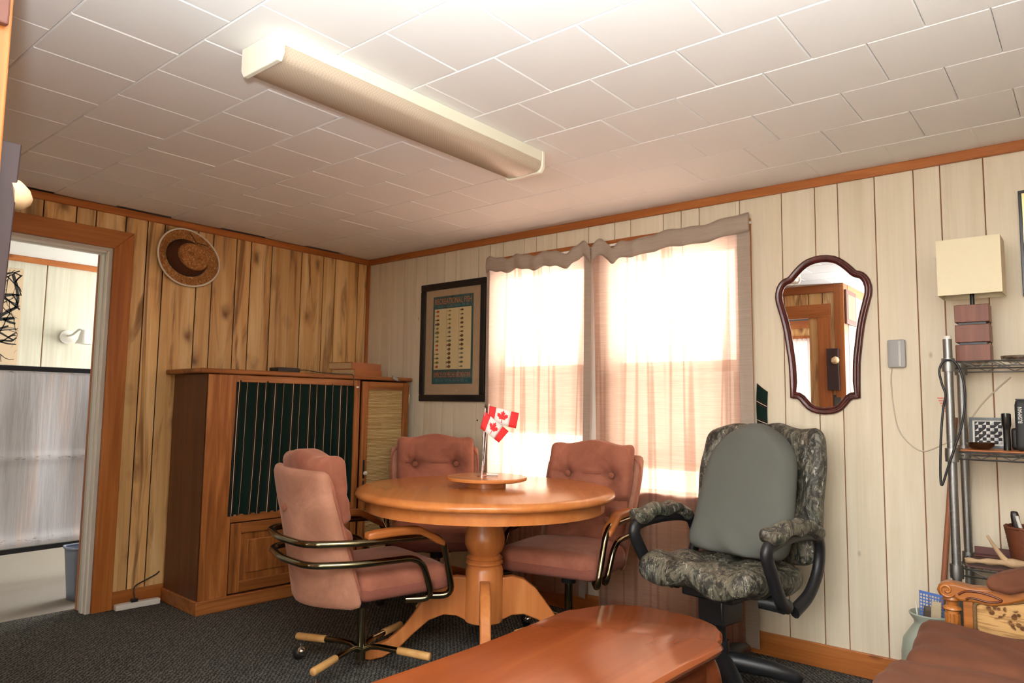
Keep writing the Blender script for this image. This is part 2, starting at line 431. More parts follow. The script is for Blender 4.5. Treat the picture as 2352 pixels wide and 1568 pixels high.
        if solid:
            md = o.modifiers.new('solid', 'SOLIDIFY'); md.thickness = solid; md.offset = 0
        if bevel:
            md = o.modifiers.new('bevel', 'BEVEL'); md.width = bevel; md.segments = 2; md.limit_method = 'ANGLE'; md.angle_limit = R(50)
        if sub:
            md = o.modifiers.new('sub', 'SUBSURF'); md.levels = sub; md.render_levels = sub
        return o
def box(x0, x1, y0, y1, z0, z1): return M().box(x0, x1, y0, y1, z0, z1)

def tag(o, label, cat=None, group=None, kind=None):
    o['label'] = label
    if cat: o['category'] = cat
    if group: o['group'] = group
    if kind: o['kind'] = kind
    return o
def thing(name, label, cat, loc=(0, 0, 0), rz=0.0, group=None):
    o = bpy.data.objects.new(name, None); COL.objects.link(o); o.empty_display_size = .1
    o.location = loc; o.rotation_euler = (0, 0, rz)
    return tag(o, label, cat, group)
def struct(o, label): return tag(o, label, kind='structure')
def text_mesh(body, w, h, name, mat, parent, place, spacing=1.0):
    # flat lettering fitted to w x h, place(u,v)->xyz with u,v measured from the middle
    cu = bpy.data.curves.new('t', 'FONT'); cu.body = body; cu.space_character = spacing
    to = bpy.data.objects.new('t', cu); COL.objects.link(to)
    bpy.context.view_layer.update()
    me = bpy.data.meshes.new_from_object(to.evaluated_get(bpy.context.evaluated_depsgraph_get()))
    bpy.data.objects.remove(to); bpy.data.curves.remove(cu)
    xs = [v.co.x for v in me.vertices]; ys = [v.co.y for v in me.vertices]
    if not xs: return None
    x0, x1, y0, y1 = min(xs), max(xs), min(ys), max(ys)
    for v in me.vertices:
        v.co = Vector(place((v.co.x-(x0+x1)/2)/(x1-x0)*w, (v.co.y-(y0+y1)/2)/(y1-y0)*h))
    me.materials.clear(); me.materials.append(mat); me.name = name
    o = bpy.data.objects.new(name, me); COL.objects.link(o); o.parent = parent; return o
def wave(x, *terms): return sum(a*math.sin(2*PI*x*f+p) for a, f, p in terms)

# ================================================================== SETTING
H = 2.26
struct(box(-.15, 5.1, -5.5, 0, -.06, 0).obj('floor', M_CARPET, smooth=0), 'dark charcoal looped carpet covering the whole room')
struct(box(-2.2, -.15, -3.3, .7, -.06, .002).obj('floor_next_room', M_CARPET2, smooth=0), 'pale beige carpet of the room beyond the doorway')

# ceiling: backing slab and one object for each square tile, laid in running bond
ceil = struct(box(-2.2, 5.2, -5.6, .7, H+.012, H+.06).obj('ceiling', M_CEIL, smooth=0), 'white square-tiled ceiling in running bond')
P = .314
def tile_mesh():
    h = P/2-.0007; b = .0035; z = .013
    vs = [(-h, -h, z), (h, -h, z), (h, h, z), (-h, h, z), (-h, -h, .004), (h, -h, .004), (h, h, .004), (-h, h, .004)]
    i = h-b; vs += [(-i, -i, 0), (i, -i, 0), (i, i, 0), (-i, i, 0)]
    fs = [(0, 1, 2, 3)]+[(k, (k+1) % 4, 4+(k+1) % 4, 4+k) for k in range(4)]+[(4+k, 4+(k+1) % 4, 8+(k+1) % 4, 8+k) for k in range(4)]+[(11, 10, 9, 8)]
    me = bpy.data.meshes.new('ceiling_tile'); me.from_pydata(vs, [], fs); bm = bmesh.new(); bm.from_mesh(me)
    bmesh.ops.recalc_face_normals(bm, faces=bm.faces); bm.to_mesh(me); bm.free(); me.materials.append(M_TILE); return me
TM = tile_mesh()
for j in range(-1, 10):
    yc = -2.80-P/2+P*j
    if yc > -.1: continue
    x0 = 2.096 + (P/2 if (j % 2 == 0) else 0) - 8*P
    i = 0
    while True:
        xc = x0+P/2+P*i; i += 1
        if xc > 5.0: break
        if xc < .16:
            if xc > -.1: box(.026, xc+P/2-.0012, yc-P/2+.0012, yc+P/2-.0012, H+.0005, H+.013).obj('ceiling_tile', M_TILE, ceil, smooth=0, bevel=.003)
            continue
        o = bpy.data.objects.new('ceiling_tile', TM); COL.objects.link(o); o.parent = ceil
        o.location = (xc, yc, H+random.uniform(-.0006, .0006)); o.rotation_euler = (random.uniform(-.0015, .0015), random.uniform(-.0015, .0015), 0)
# narrow cut tiles along the two walls and plain ceiling behind the camera
tag(box(0, 5.1, -.288+.0015, 0, H+.001, H+.013).obj('ceiling_edge_strip', M_TILE, ceil, smooth=0), 'narrow cut tiles against the window wall')
tag(box(0, 5.1, -5.5, -3.115, H+.001, H+.013).obj('ceiling_plain', M_TILE, ceil, smooth=0), 'ceiling behind the camera')
tag(box(-2.1, -.12, -3.2, .6, H+.001, H+.013).obj('ceiling_next_room', M_TILE, ceil, smooth=0), 'white ceiling of the next room')

# wall with the doorway: vertical knotty boards
wl = M().box(-.12, 0, -1.85, .12, 0, H).box(-.12, 0, -3.22, -2.68, 0, H).box(-.12, 0, -2.68, -1.85, 2.02, H).obj('wall_left', GROOVE_DARK, smooth=0)
struct(wl, 'wall of vertical knotty pine boards with the doorway')
AL = [-3.09, -2.93, -2.80, -2.66, -2.55, -2.37, -2.207, -2.048, -1.947, -1.788, -1.665, -1.565, -1.357, -1.256, -1.098, -.995, -.841, -.605, -.422, -.317, -.108, -.004]
for a, b in zip(AL, AL[1:]):
    z0 = 2.05 if -2.72 < a and b < -1.78 else 0.0
    box(0, .009, a+.003, b-.003, z0, H).obj('board', PANEL, wl, smooth=0, bevel=.003)
# window wall: pale vertical panelling
wf = M().box(0, 1.30, 0, .12, 0, H).box(2.92, 5.1, 0, .12, 0, H).box(1.30, 2.92, 0, .12, 0, .71).box(1.30, 2.92, 0, .12, 2.03, H).obj('wall_front', GROOVE, smooth=0)
struct(wf, 'window wall of pale whitewashed vertical panelling')
BL = [0.009, .173, .276, .419, .545, .653, .832, .94, 1.149, 1.252, 1.363, 1.537, 1.635, 1.791, 2.024, 2.203, 2.307, 2.511, 2.617, 2.72, 2.94, 3.151, 3.308, 3.411, 3.569, 3.726, 3.828, 3.985, 4.143, 4.25, 4.40, 4.56, 4.665, 4.82, 5.0, 5.1]
for a, b in zip(BL, BL[1:]):
    if b > 1.30 and a < 2.92:
        rs = [(0, .71), (2.03, H)]
        if a < 1.30: box(a+.002, 1.30, -.008, 0, 0, H).obj('board', PALE, wf, smooth=0, bevel=.002); a = 1.30
        if b > 2.92: box(2.92, b-.002, -.008, 0, 0, H).obj('board', PALE, wf, smooth=0, bevel=.002); b = 2.922
    else: rs = [(0, H)]
    for z0, z1 in rs: box(a+.002, b-.002, -.008, 0, z0, z1).obj('board', PALE, wf, smooth=0, bevel=.002)
# trims
struct(box(.009, .026, -3.1, -.008, 2.218, H).obj('trim_1', PINEY, bevel=.004), 'orange pine strip along the top of the knotty board wall')
struct(box(.009, 5.1, -.026, -.008, 2.216, H).obj('trim_2', PINEX, bevel=.004), 'orange pine strip along the top of the window wall')
struct(box(.009, .03, -.03, -.008, 0, 2.216).obj('trim_3', PINE, bevel=.004), 'slim pine strip in the corner of the two walls')
struct(box(.009, .024, -1.745, -.03, 0, .095).obj('baseboard_left', PINEY, bevel=.003), 'orange pine baseboard under the knotty boards')
struct(box(.03, 5.1, -.024, -.008, 0, .105).obj('baseboard_front', PINEX, bevel=.003), 'orange pine baseboard under the window wall')

# doorway
d1 = thing('door_1', 'doorway with orange pine casing and white painted jamb', 'doorway', (0, -2.265, 0)); d1['kind'] = 'structure'; del d1['category']
def at0(m, t): return m.xf(lambda x, y, z: (x-t[0], y-t[1], z-t[2]))
T = (0, -2.265, 0)
at0(M().prism([(-1.85, 0), (-1.745, 0), (-1.745, 2.125), (-1.85, 2.02)], .009, .028, lambda u, v, w: (w, u, v)), T).obj('casing', PINE, d1, bevel=.003)
at0(M().prism([(-2.785, 0), (-2.68, 0), (-2.68, 2.02), (-2.785, 2.125)], .009, .028, lambda u, v, w: (w, u, v)), T).obj('casing', PINE, d1, bevel=.003)
at0(M().prism([(-2.785, 2.125), (-2.68, 2.02), (-1.85, 2.02), (-1.745, 2.125)], .009, .028, lambda u, v, w: (w, u, v)), T).obj('head_casing', PINEY, d1, bevel=.003)
JW = plain('jamb_paint', srgb(198, 190, 180), .45)
at0(box(-.12, .012, -1.87, -1.85, 0, 2.02), T).obj('jamb', JW, d1, smooth=0, bevel=.002)
at0(box(-.12, .012, -2.68, -2.66, 0, 2.02), T).obj('jamb', JW, d1, smooth=0, bevel=.002)
at0(box(-.12, .012, -2.66, -1.87, 2.0, 2.02), T).obj('head_jamb', JW, d1, smooth=0, bevel=.002)
at0(M().box(-.055, -.02, -1.884, -1.87, 0, 2.0).box(-.015, .016, -1.878, -1.87, 0, 2.0), T).obj('door_stop', WHITE, d1, smooth=0, bevel=.003)
at0(M().box(-.055, -.02, -2.66, -1.884, 1.984, 2.0).box(-.015, .016, -2.66, -1.884, 1.99, 2.0), T).obj('head_stop', WHITE, d1, smooth=0, bevel=.003)
at0(box(-.14, -.12, -1.872, -1.79, 0, 2.09), T).obj('far_casing', PINE, d1, smooth=0)

# window behind the curtains
w1 = thing('window_1', 'pair of double-hung windows behind the linen curtains', 'window', (2.11, 0, .71)); w1['kind'] = 'structure'; del w1['category']
T = (2.11, 0, .71)
at0(box(1.24, 3.0, -.026, -.008, 2.03, 2.115), T).obj('head_casing', PINEX, w1, bevel=.003)
at0(box(1.24, 1.30, -.026, -.008, .71, 2.03), T).obj('casing', PINE, w1, bevel=.003)
at0(box(2.92, 3.0, -.026, -.008, .71, 2.03), T).obj('casing', PINE, w1, bevel=.003)
at0(box(1.24, 3.03, -.04, .05, .68, .71), T).obj('sill', PINEX, w1, bevel=.004)
at0(box(2.03, 2.17, -.01, .10, .71, 2.03), T).obj('mullion', WHITE, w1, bevel=.004)
for (a, b, lift) in ((1.30, 2.03, .28), (2.17, 2.92, .12)):
    def sash(z0, z1, y, nm, scr):
        m = M().box(a, a+.035, y, y+.03, z0, z1).box(b-.035, b, y, y+.03, z0, z1).box(a+.035, b-.035, y, y+.03, z0, z0+.04).box(a+.035, b-.035, y, y+.03, z1-.04, z1)
        so = at0(m, T).obj(nm, WHITE, w1, smooth=0, bevel=.003)
        at0(box(a+.035, b-.035, y+.012, y+.016, z0+.04, z1-.04), T).obj('pane', M_PANE, so, smooth=0)
    sash(1.37, 2.03, .055, 'upper_sash', False)
    sash(.71+lift, 1.39+lift*0, .02, 'lower_sash', True)
    at0(box(a, b, .092, .094, .71+lift, 1.39), T).obj('insect_screen', M_SCREEN, w1, smooth=0)

# partition with the second doorway, seen in the mirror
wb = M().box(0, 1.62, -3.22, -3.10, 0, H).box(2.42, 2.62, -3.22, -3.10, 0, H).box(1.62, 2.42, -3.22, -3.10, 1.97, H).obj('wall_back', GROOVE_DARK, smooth=0)
struct(wb, 'knotty board partition facing the window wall, with a second doorway')
x = .01
k = 0
while x < 2.6:
    w = (.16, .10, .21, .12, .15, .19)[k % 6]; k += 1; e = min(x+w, 2.615)
    z0 = 1.97 if (x > 1.55 and e < 2.45) else 0
    box(x+.003, e-.003, -3.10, -3.091, z0, H).obj('board', PANEL, wb, smooth=0, bevel=.003); x = e
d2 = thing('door_2', 'second doorway with orange pine casing, seen in the mirror', 'doorway', (2.02, -3.1, 0)); d2['kind'] = 'structure'; del d2['category']
T = (2.02, -3.1, 0)
at0(box(2.42, 2.53, -3.091, -3.072, 0, 1.97), T).obj('casing', PINE, d2, bevel=.003)
at0(box(1.51, 1.62, -3.091, -3.072, 0, 1.97), T).obj('casing', PINE, d2, bevel=.003)
at0(box(1.51, 2.53, -3.091, -3.072, 1.97, 2.09), T).obj('head_casing', PINEX, d2, bevel=.003)
struct(box(0, 2.62, -3.091, -3.075, 2.19, H).obj('trim_4', PINEX, bevel=.003), 'orange pine strip along the top of the partition')
ws = box(2.50, 2.62, -5.5, -3.22, 0, H).obj('wall_side', GROOVE, smooth=0); struct(ws, 'pale panelled return wall behind the pine corner post')
y = -5.5
for k in range(16):
    w = (.155, .105, .155)[k % 3]
    if y+w > -3.16: break
    box(2.62, 2.628, y+.002, y+w-.002, 0, H).obj('board', PALE, ws, smooth=0, bevel=.002); y += w
struct(box(2.56, 2.642, -3.20, -3.0735, 0, H).obj('trim_5', PINE, bevel=.004), 'orange pine corner post at the end of the partition')
struct(box(2.628, 2.645, -5.5, -3.2, 2.19, H).obj('trim_6', PINEY, bevel=.003), 'orange pine strip along the top of the return wall')
# room beyond the second doorway
wu = M().box(0, 1.05, -5.62, -5.5, 0, H).box(1.62, 2.62, -5.62, -5.5, 0, H).box(1.05, 1.62, -5.62, -5.5, 0, .7).box(1.05, 1.62, -5.62, -5.5, 1.98, H).obj('wall_utility', PANEL, smooth=0)
struct(wu, 'wall with a bright window beyond the second doorway')
w2 = thing('window_2', 'bright window beyond the second doorway', 'window', (1.335, -5.5, .7)); w2['kind'] = 'structure'; del w2['category']
T = (1.335, -5.5, .7)
at0(M().box(.97, 1.05, -5.5, -5.48, .62, 2.06).box(1.62, 1.70, -5.5, -5.48, .62, 2.06).box(1.05, 1.62, -5.5, -5.48, 1.98, 2.06).box(1.05, 1.62, -5.5, -5.48, .62, .7), T).obj('casing', PINE, w2, bevel=.003)
at0(box(1.05, 1.62, -5.56, -5.556, .7, 1.98), T).obj('pane', M_PANE, w2, smooth=0)
struct(box(0, 2.5, -5.49, -5.47, 2.15, H).obj('trim_7', PINEX, bevel=.003), 'orange pine strip above the far bright window')

# outer walls behind the camera
wr = box(5.1, 5.22, -5.62, .12, 0, H).obj('wall_right', PALE, smooth=0); struct(wr, 'pale panelled wall at the right of the camera')
wq = M().box(2.62, 3.1, -5.62, -5.5, 0, H).box(4.7, 5.1, -5.62, -5.5, 0, H).box(3.1, 4.7, -5.62, -5.5, 0, .8).box(3.1, 4.7, -5.62, -5.5, 2.08, H).obj('wall_rear', PALE, smooth=0)
struct(wq, 'pale wall with an added window behind the camera')
w3 = thing('window_3', 'wide unseen window behind the camera, added for fill light', 'window', (3.9, -5.5, .8)); w3['kind'] = 'structure'; del w3['category']  # invented window, put in to give the room fill light
T = (3.9, -5.5, .8)
at0(M().box(3.02, 3.1, -5.5, -5.48, .72, 2.16).box(4.7, 4.78, -5.5, -5.48, .72, 2.16).box(3.1, 4.7, -5.5, -5.48, 2.08, 2.16).box(3.1, 4.7, -5.5, -5.48, .72, .8), T).obj('casing', PINE, w3, bevel=.003)
at0(M().box(3.88, 3.92, -5.58, -5.54, .8, 2.08), T).obj('mullion', WHITE, w3, bevel=.003)
at0(box(3.1, 4.7, -5.562, -5.558, .8, 2.08), T).obj('pane', M_PANE, w3, smooth=0)
struct(box(0, 2.5, -5.6, -3.22, -.05, .001).obj('floor_utility', M_CARPET2, smooth=0), 'pale floor beyond the second doorway')

# next room
GP = plain('next_room_groove', srgb(190, 150, 112), .7)
wn = M().box(-2.2, -2.08, -3.3, .7, 0, H).obj('wall_next_room', GP, smooth=0); struct(wn, 'pale greenish panelled wall of the next room')
PALE2 = wood('pale_green_panel', srgb(214, 212, 196), srgb(206, 202, 182), srgb(194, 188, 166), 'z', .8, .5, 0, tone=.01)
for a, b in zip([-3.2, -2.73, -2.33, -1.92, -1.53, -1.12, -.71, -.3, .1], [-2.73, -2.33, -1.92, -1.53, -1.12, -.71, -.3, .1, .6]):
    box(-2.08, -2.07, a+.004, b-.004, 0, H).obj('board', PALE2, wn, smooth=0, bevel=.003)
struct(box(-2.07, -2.05, -3.2, .6, 2.215, H).obj('trim_8', PINEY, bevel=.003), 'orange pine strip along the top of the next room wall')
struct(M().box(-2.1, -.12, .6, .7, 0, H).obj('wall_next_room_end', PALE2, smooth=0), 'end wall of the next room')
struct(M().box(-2.1, -.12, -3.3, -3.2, 0, H).obj('wall_next_room_side', PALE2, smooth=0), 'side wall of the next room')

# ================================================================== LARGE THINGS
# ceiling light
fx = thing('ceiling_light', 'long cream fluorescent ceiling fixture with ribbed plastic lens', 'light fixture', (2.395, -1.73, H))
L2 = .645
M().box(-.105, .105, -L2, L2, -.045, 0).obj('housing', M_HOUSING, fx, smooth=0, bevel=.003)
for s_ in (-1, 1):
    y0, y1 = sorted((s_*(L2-.012), s_*(L2+.006)))
    m = M().prism([(-.108, 0), (.108, 0), (.108, -.072), (.094, -.094), (-.094, -.094), (-.108, -.072)], y0, y1, lambda u, v, w: (u, w, v))
    m.obj('end_cap', M_HOUSING, fx, smooth=0, bevel=.003)
prof = [(-.100, -.045), (-.100, -.062), (-.094, -.078), (-.078, -.088), (0, -.0925), (.078, -.088), (.094, -.078), (.100, -.062), (.100, -.045)]
M().prism(prof, -L2+.013, L2-.013, lambda u, v, w: (u, w, v)).obj('lens', M_LENS, fx, smooth=50)

# curtains
def curtain(name, label, x0, x1, ztop, zbot, seed, spread, n=150):
    rnd = random.Random(seed)
    fr = [(rnd.uniform(.006, .012), rnd.uniform(2.2, 4.2), rnd.uniform(0, 6)), (rnd.uniform(.003, .006), rnd.uniform(5, 9), rnd.uniform(0, 6)), (.003, rnd.uniform(11, 15), 1.0)]
    def pt(u, v):
        zt = ztop(u); zb = zbot(u)
        z = zt+(zb-zt)*v
        x = x0+(x1-x0)*u + spread(u, v)
        y = -.050+wave(u, *fr)*(.30+.50*v)
        if v < .04: y -= .004
        return (x, y, z)
    o = thing(name, label, 'curtain', ((x0+x1)/2, -.062, zbot(.5)), group='linen window curtains')
    T = o.location
    m = M().grid(pt, n, 60); at0(m, T); m.obj('drape', M_CURT, o, smooth=80)
    # doubled, opaque header and side hems
    def hd(u, v):
        p = pt(u, 0); q = pt(u, .043); zz = p[2]+.006-(p[2]+.006-q[2])*v
        return (p[0], p[1]-.006-.006*math.sin(v*PI)+.004*math.sin(u*40+seed), zz)
    at0(M().grid(hd, n, 4), T).obj('header', M_HEM, o, smooth=80, solid=.003)
    return o, pt
def ruff(u, c, w, a): return a*math.exp(-((u-c)/w)**2)
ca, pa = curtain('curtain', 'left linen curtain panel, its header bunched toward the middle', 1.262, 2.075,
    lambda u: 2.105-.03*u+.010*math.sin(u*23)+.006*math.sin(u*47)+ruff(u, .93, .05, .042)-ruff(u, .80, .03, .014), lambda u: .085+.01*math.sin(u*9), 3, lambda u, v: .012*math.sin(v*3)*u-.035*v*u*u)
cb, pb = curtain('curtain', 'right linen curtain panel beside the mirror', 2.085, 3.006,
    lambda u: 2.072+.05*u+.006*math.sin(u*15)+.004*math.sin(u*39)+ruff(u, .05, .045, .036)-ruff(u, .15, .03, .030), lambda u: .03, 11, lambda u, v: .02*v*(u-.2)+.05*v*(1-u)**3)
def hem_strip(parent, pt, u0, u1):
    T = parent.location
    m = M().grid(lambda u, v: (lambda p: (p[0], p[1]-.003, p[2]))(pt(u0+(u1-u0)*u, v)), 6, 60); at0(m, T); m.obj('side_hem', M_HEM, parent, smooth=80)
hem_strip(ca, pa, .935, 1.0); hem_strip(ca, pa, 0, .03); hem_strip(cb, pb, .93, 1.0)
rod = tag(M().cyl((1.25, -.037, 2.075), (3.01, -.037, 2.088), .007, n=10).obj('curtain_rod', WHITE), 'slim white curtain rod showing above the drapes', 'curtain rod')

# round pedestal table
TX, TY, TZ = 2.065, -.937, .777
tb = thing('round_table', 'round honey pine pedestal table with turned column', 'table', (TX, TY, 0), R(-47))
M().lathe([(0, TZ), (.575, TZ), (.590, TZ-.003), (.600, TZ-.010), (.605, TZ-.020), (.603, TZ-.030), (.593, TZ-.038), (.579, TZ-.041), (0, TZ-.041)], 96).obj('table_top', TABLEW, tb, smooth=50)
M().lathe([(.556, TZ-.041), (.556, TZ-.092), (.534, TZ-.092), (.534, TZ-.041)], 96, cap=False).obj('apron', TABLEW, tb, smooth=50)
M().lathe([(0, .712), (.14, .712), (.14, .70), (.14, .682), (.075, .675), (.070, .655), (.074, .625), (.088, .575), (.094, .545), (.093, .515), (.080, .485), (.066, .468), (.078, .462), (.084, .454), (.076, .446), (.086, .438), (.086, .43), (.074, .423), (.082, .416), (.088, .40), (.088, .172), (.080, .165), (0, .165)], 40).obj('column', TABLEZ, tb, smooth=45)
M().lathe([(.0, .736), (.2, .736), (.2, .712), (.0, .712)], 24).obj('mounting_block', TABLEZ, tb)
legout = [(.075, .365), (.13, .372), (.19, .358), (.25, .315), (.31, .24), (.38, .15), (.46, .085), (.53, .06), (.565, .065), (.585, .055), (.59, .03), (.575, .008), (.54, 0), (.48, .012), (.40, .055), (.33, .12), (.26, .175), (.19, .20), (.13, .195), (.075, .17)]
for k in range(4):
    a = k*PI/2
    m = M().prism([(u if u < .1 else .1+(u-.1)*.94, v) for u, v in legout], -.023, .023, lambda u, v, w: (u, w, v)); m.xf(lambda x, y, z: (x*math.cos(a)-y*math.sin(a), x*math.sin(a)+y*math.cos(a), z))
    m.obj('leg', TABLEZ, tb, smooth=30, bevel=.006)

# swivel armchairs
def rotz(x, y, a): return (x*math.cos(a)-y*math.sin(a), x*math.sin(a)+y*math.cos(a))
def armchair(label, loc, face, base_rot, drop=0.0, recline=11):
    c = thing('swivel_armchair', label, 'chair', loc, face, 'rose velvet swivel armchairs round the table')
    dz = -drop
    rc = math.tan(R(recline))
    # seat
    def seat_fn(x, y, z):
        t = max(0, 1-(abs(y)/.25)**2)*max(0, 1-((x-.03)/.28)**2)
        zz = z+(.018*t if z > .43 else -.004*t)+.02*(x-.0)*.6
        wv = min(1.0, math.sqrt(max(.004, (x+.245)/2.2))/.262)
        return (x, y*wv, zz+dz)
    M().rbox((.52, .52, .115), .045, 8, (.035, 0, .425), seat_fn).obj('seat', VELVETD, c, smooth=60)
    M().rbox((.525, .525, .07), .03, 8, (.035, 0, .405), lambda x, y, z: seat_fn(x, y, min(z, .44))).obj('seat_side', TWEED, c, smooth=60)
    # outer back shell, curved round and leaning back
    def curve(x, y, z, k=.95, low=0.0):
        h = z-.36; k = k+low*max(0, 1-h/.45)
        return (x-rc*h+k*y*y*(1.0 if abs(y) < .5 else 1), y*(.93+.10*min(1, h/.4)), z+dz)
    def shell_fn(x, y, z):
        px, py, pz = curve(x, y, z, .95, 1.2)
        px -= .012*math.exp(-((y-.02)**2+(z-.74)**2)/.002)*-1 if x < -.24 else 0
        return (px, py, pz)
    M().rbox((.055, .53, .56), .05, 10, (-.275, 0, .625), shell_fn).obj('back_shell', VELVET, c, smooth=60)
    # piping round the shell edge
    pp = []
    hw, z0, z1, rr = .258, .355, .898, .07
    for (sy, sz, a0) in ((1, 1, 0), (-1, 1, 90), (-1, -1, 180), (1, -1, 270)):
        cy = sy*(hw-rr); cz = (z1-rr) if sz > 0 else (z0+rr)
        for q in range(7):
            a = R(a0+15*q); pp.append((cy+rr*math.cos(a), cz+rr*math.sin(a)))
    dense = []
    for i in range(len(pp)):
        a, b = pp[i], pp[(i+1) % len(pp)]
        nn = max(1, int(math.dist(a, b)/.03))
        dense += [(a[0]+(b[0]-a[0])*q/nn, a[1]+(b[1]-a[1])*q/nn) for q in range(nn)]
    M().tube([curve(-.252, y, z, .95, 1.2) for y, z in dense], .0065, 8, closed=True).obj('piping', VELVETD, c, smooth=80)
    # tufted loose cushion of two rolls
    btn = [(-.122, .80), (.122, .80), (-.122, .58), (.122, .58)]
    def cush_fn(x, y, z):
        d = 0
        for by, bz in btn:
            q = ((y-by)**2+(z-bz)**2); d += .04*math.exp(-q/.0012)+.016*math.exp(-q/.008)
            d += .007*math.cos(9*math.atan2(z-bz, y-by)+by*20)*math.exp(-q/.006)*min(1, q/.0006)
            d += .008*math.exp(-((y-by)/.010)**2)*math.exp(-((z-bz)/.10)**2)
        d += .018*math.exp(-((z-.80)/.009)**2)*max(0, 1-abs(y)/.26)
        d += .028*math.exp(-((z-.675)/.016)**2)
        front = x > -.19
        bulge = .03*max(0, 1-(y/.25)**2)
        px = x+((bulge-d) if front else 0)
        edge = abs(y) > .2
        sag = (.012*math.cos(y*19)+.012*(abs(y)/.22)**6)*max(0, (z-.82)/.14)
        if edge: px -= .5*.028*math.exp(-((z-.675)/.016)**2)
        a, b, e = curve(px, y, z, .80)
        b *= 1-.03*math.exp(-((z-.675)/.02)**2)
        return (a, b, e+sag)
    M().rbox((.112, .452, .505), .044, 20, (-.195, 0, .715), cush_fn).obj('back_cushion', VELVETD, c, smooth=75)
    for by, bz in btn:
        p = curve(-.1325+.03*max(0, 1-(by/.25)**2)-.046, by, bz, .80)
        M().sphere(p, .017, 8, (.6, 1, 1)).obj('button', VELVETD, c)
    p = curve(-.296, .02, .74); M().sphere(p, .016, 8, (.5, 1, 1)).obj('button', VELVETD, c)
    # two bent brass tubes that run from the seat front, under the arm and round the back
    for (zt, xf, xb) in ((.622, .225, .295), (.540, .125, .195)):
        xs = -.335-rc*(zt-.36)*.9
        path = [(xb-.10, -.22, .352), (xb, -.275, .352), (xf, -.292, zt-.004), (-.16, -.305, zt), (xs+.02, -.23, zt), (xs-.012, 0, zt), (xs+.02, .23, zt), (-.16, .305, zt), (xf, .292, zt-.004), (xb, .275, .352), (xb-.10, .22, .352)]
        M().tube([(a, b, e+dz) for a, b, e in fillet(path, .075, 6)], .0142, 12).obj('arm_tube', BRASS, c, smooth=80)
    for s_ in (-1, 1):
        def arm_fn(x, y, z):
            t = (x-.02)/.19
            return (x, y+s_*.292, z+.012*(1-t*t)-(.045*max(0, t-.45)/.55)+dz)
        M().rbox((.36, .052, .034), .013, 6, (.05, 0, .640), arm_fn).obj('armrest', PINEX, c, smooth=60)
    # column and star base
    M().lathe([(0, .352+dz), (.13, .352+dz), (.13, .338+dz), (.04, .325+dz), (.036, .29+dz), (0, .29+dz)], 24).obj('seat_plate', BLACKP, c)
    M().cyl((0, 0, .05), (0, 0, .345+dz), .0205, n=20).obj('column', BRASS, c, smooth=60)
    for k in range(4):
        a = base_rot-face+k*PI/2
        ca_, sa_ = math.cos(a), math.sin(a)
        q = lambda r, z: (r*ca_, r*sa_, z)
        lg = M().tube([q(.0, .085), q(.05, .108), q(.09, .112), q(.21, .108)], .0125, 10).obj('base_leg', BRASS, c, smooth=80)
        M().tube([q(.185, .109), q(.19, .109), q(.335, .104), q(.34, .104)], [.014, .0165, .0165, .014], 12).obj('wooden_sleeve', SLEEVE, lg, smooth=80)
        cs = M().cyl(q(.318, .045), q(.318, .092), .005, n=8).obj('caster', BRASSD, c)
        px, py = (.318+.012)*ca_, (.318+.012)*sa_
        M().sphere((px, py, .030), .030, 10, (.85, .85, 1)).obj('wheel', BLACKP, cs)
        M().sphere((px-.016*ca_, py-.016*sa_, .040), .020, 8).obj('hood', BRASSD, cs)
    return c
armchair('rose velvet swivel armchair turned with its back to us, beside the oak cabinet', (1.77, -1.41, 0), R(76), R(18), .015, 9)
armchair('rose velvet swivel armchair in the corner behind the table, below the fish poster', (1.34, -.53, 0), R(-40), R(30))
armchair('rose velvet swivel armchair against the curtains at the far side of the table', (2.235, -.494, 0), R(-80), R(-12), 0.0, 13.5)

# camouflage office chair
oc = thing('office_chair', 'black office chair in camouflage covers by the mirror wall', 'chair', (3.045, -.555, 0), R(-100))
def oseat(x, y, z):
    e = max(0, 1-(abs(y)/.26)**2.2)
    dip = -.02*max(0, 1-((x+.02)/.2)**2)*e if z > .43 else 0
    wf = .012*math.sin(y*26+x*9)+.008*math.sin(x*33-y*17)
    droop = -.025*max(0, (x-.12)/.16)**2
    return (x, y*(1.0+.05*math.sin((x+.26)*6)), z+dip+droop+(wf if z > .40 else wf*.7)+.03*x)
M().rbox((.46, .53, .105), .05, 12, (.0, 0, .475), oseat).obj('seat', M_CAMO, oc, smooth=80)
def oback(x, y, z):
    h = z-.45; px = x-.20*h+.55*y*y
    return (px+.007*math.sin(y*37+z*21), y*(1.0+.06*math.sin(h*5)-.10*max(0, (.25-h))), z+.008*math.sin(y*30)+.02*math.cos(y*6)*(1 if z > .95 else 0))
M().rbox((.10, .58, .57), .055, 12, (-.29, 0, .785), oback).obj('backrest', M_CAMO, oc, smooth=80)
M().box(-.27, .10, -.12, .12, .375, .42).box(-.08, .07, -.06, .06, .27, .375).obj('seat_mechanism', BLACKP, oc, bevel=.008)
M().tube([(-.22, 0, .395), (-.37, 0, .39), (-.42, 0, .48), (-.45, 0, .72)], .035, 10).obj('back_bar', BLACKP, oc, smooth=80)
M().lathe([(0, .27), (.028, .27), (.028, .20), (.037, .20), (.041, .06), (0, .06)], 20).obj('gas_lift', BLACKP, oc)
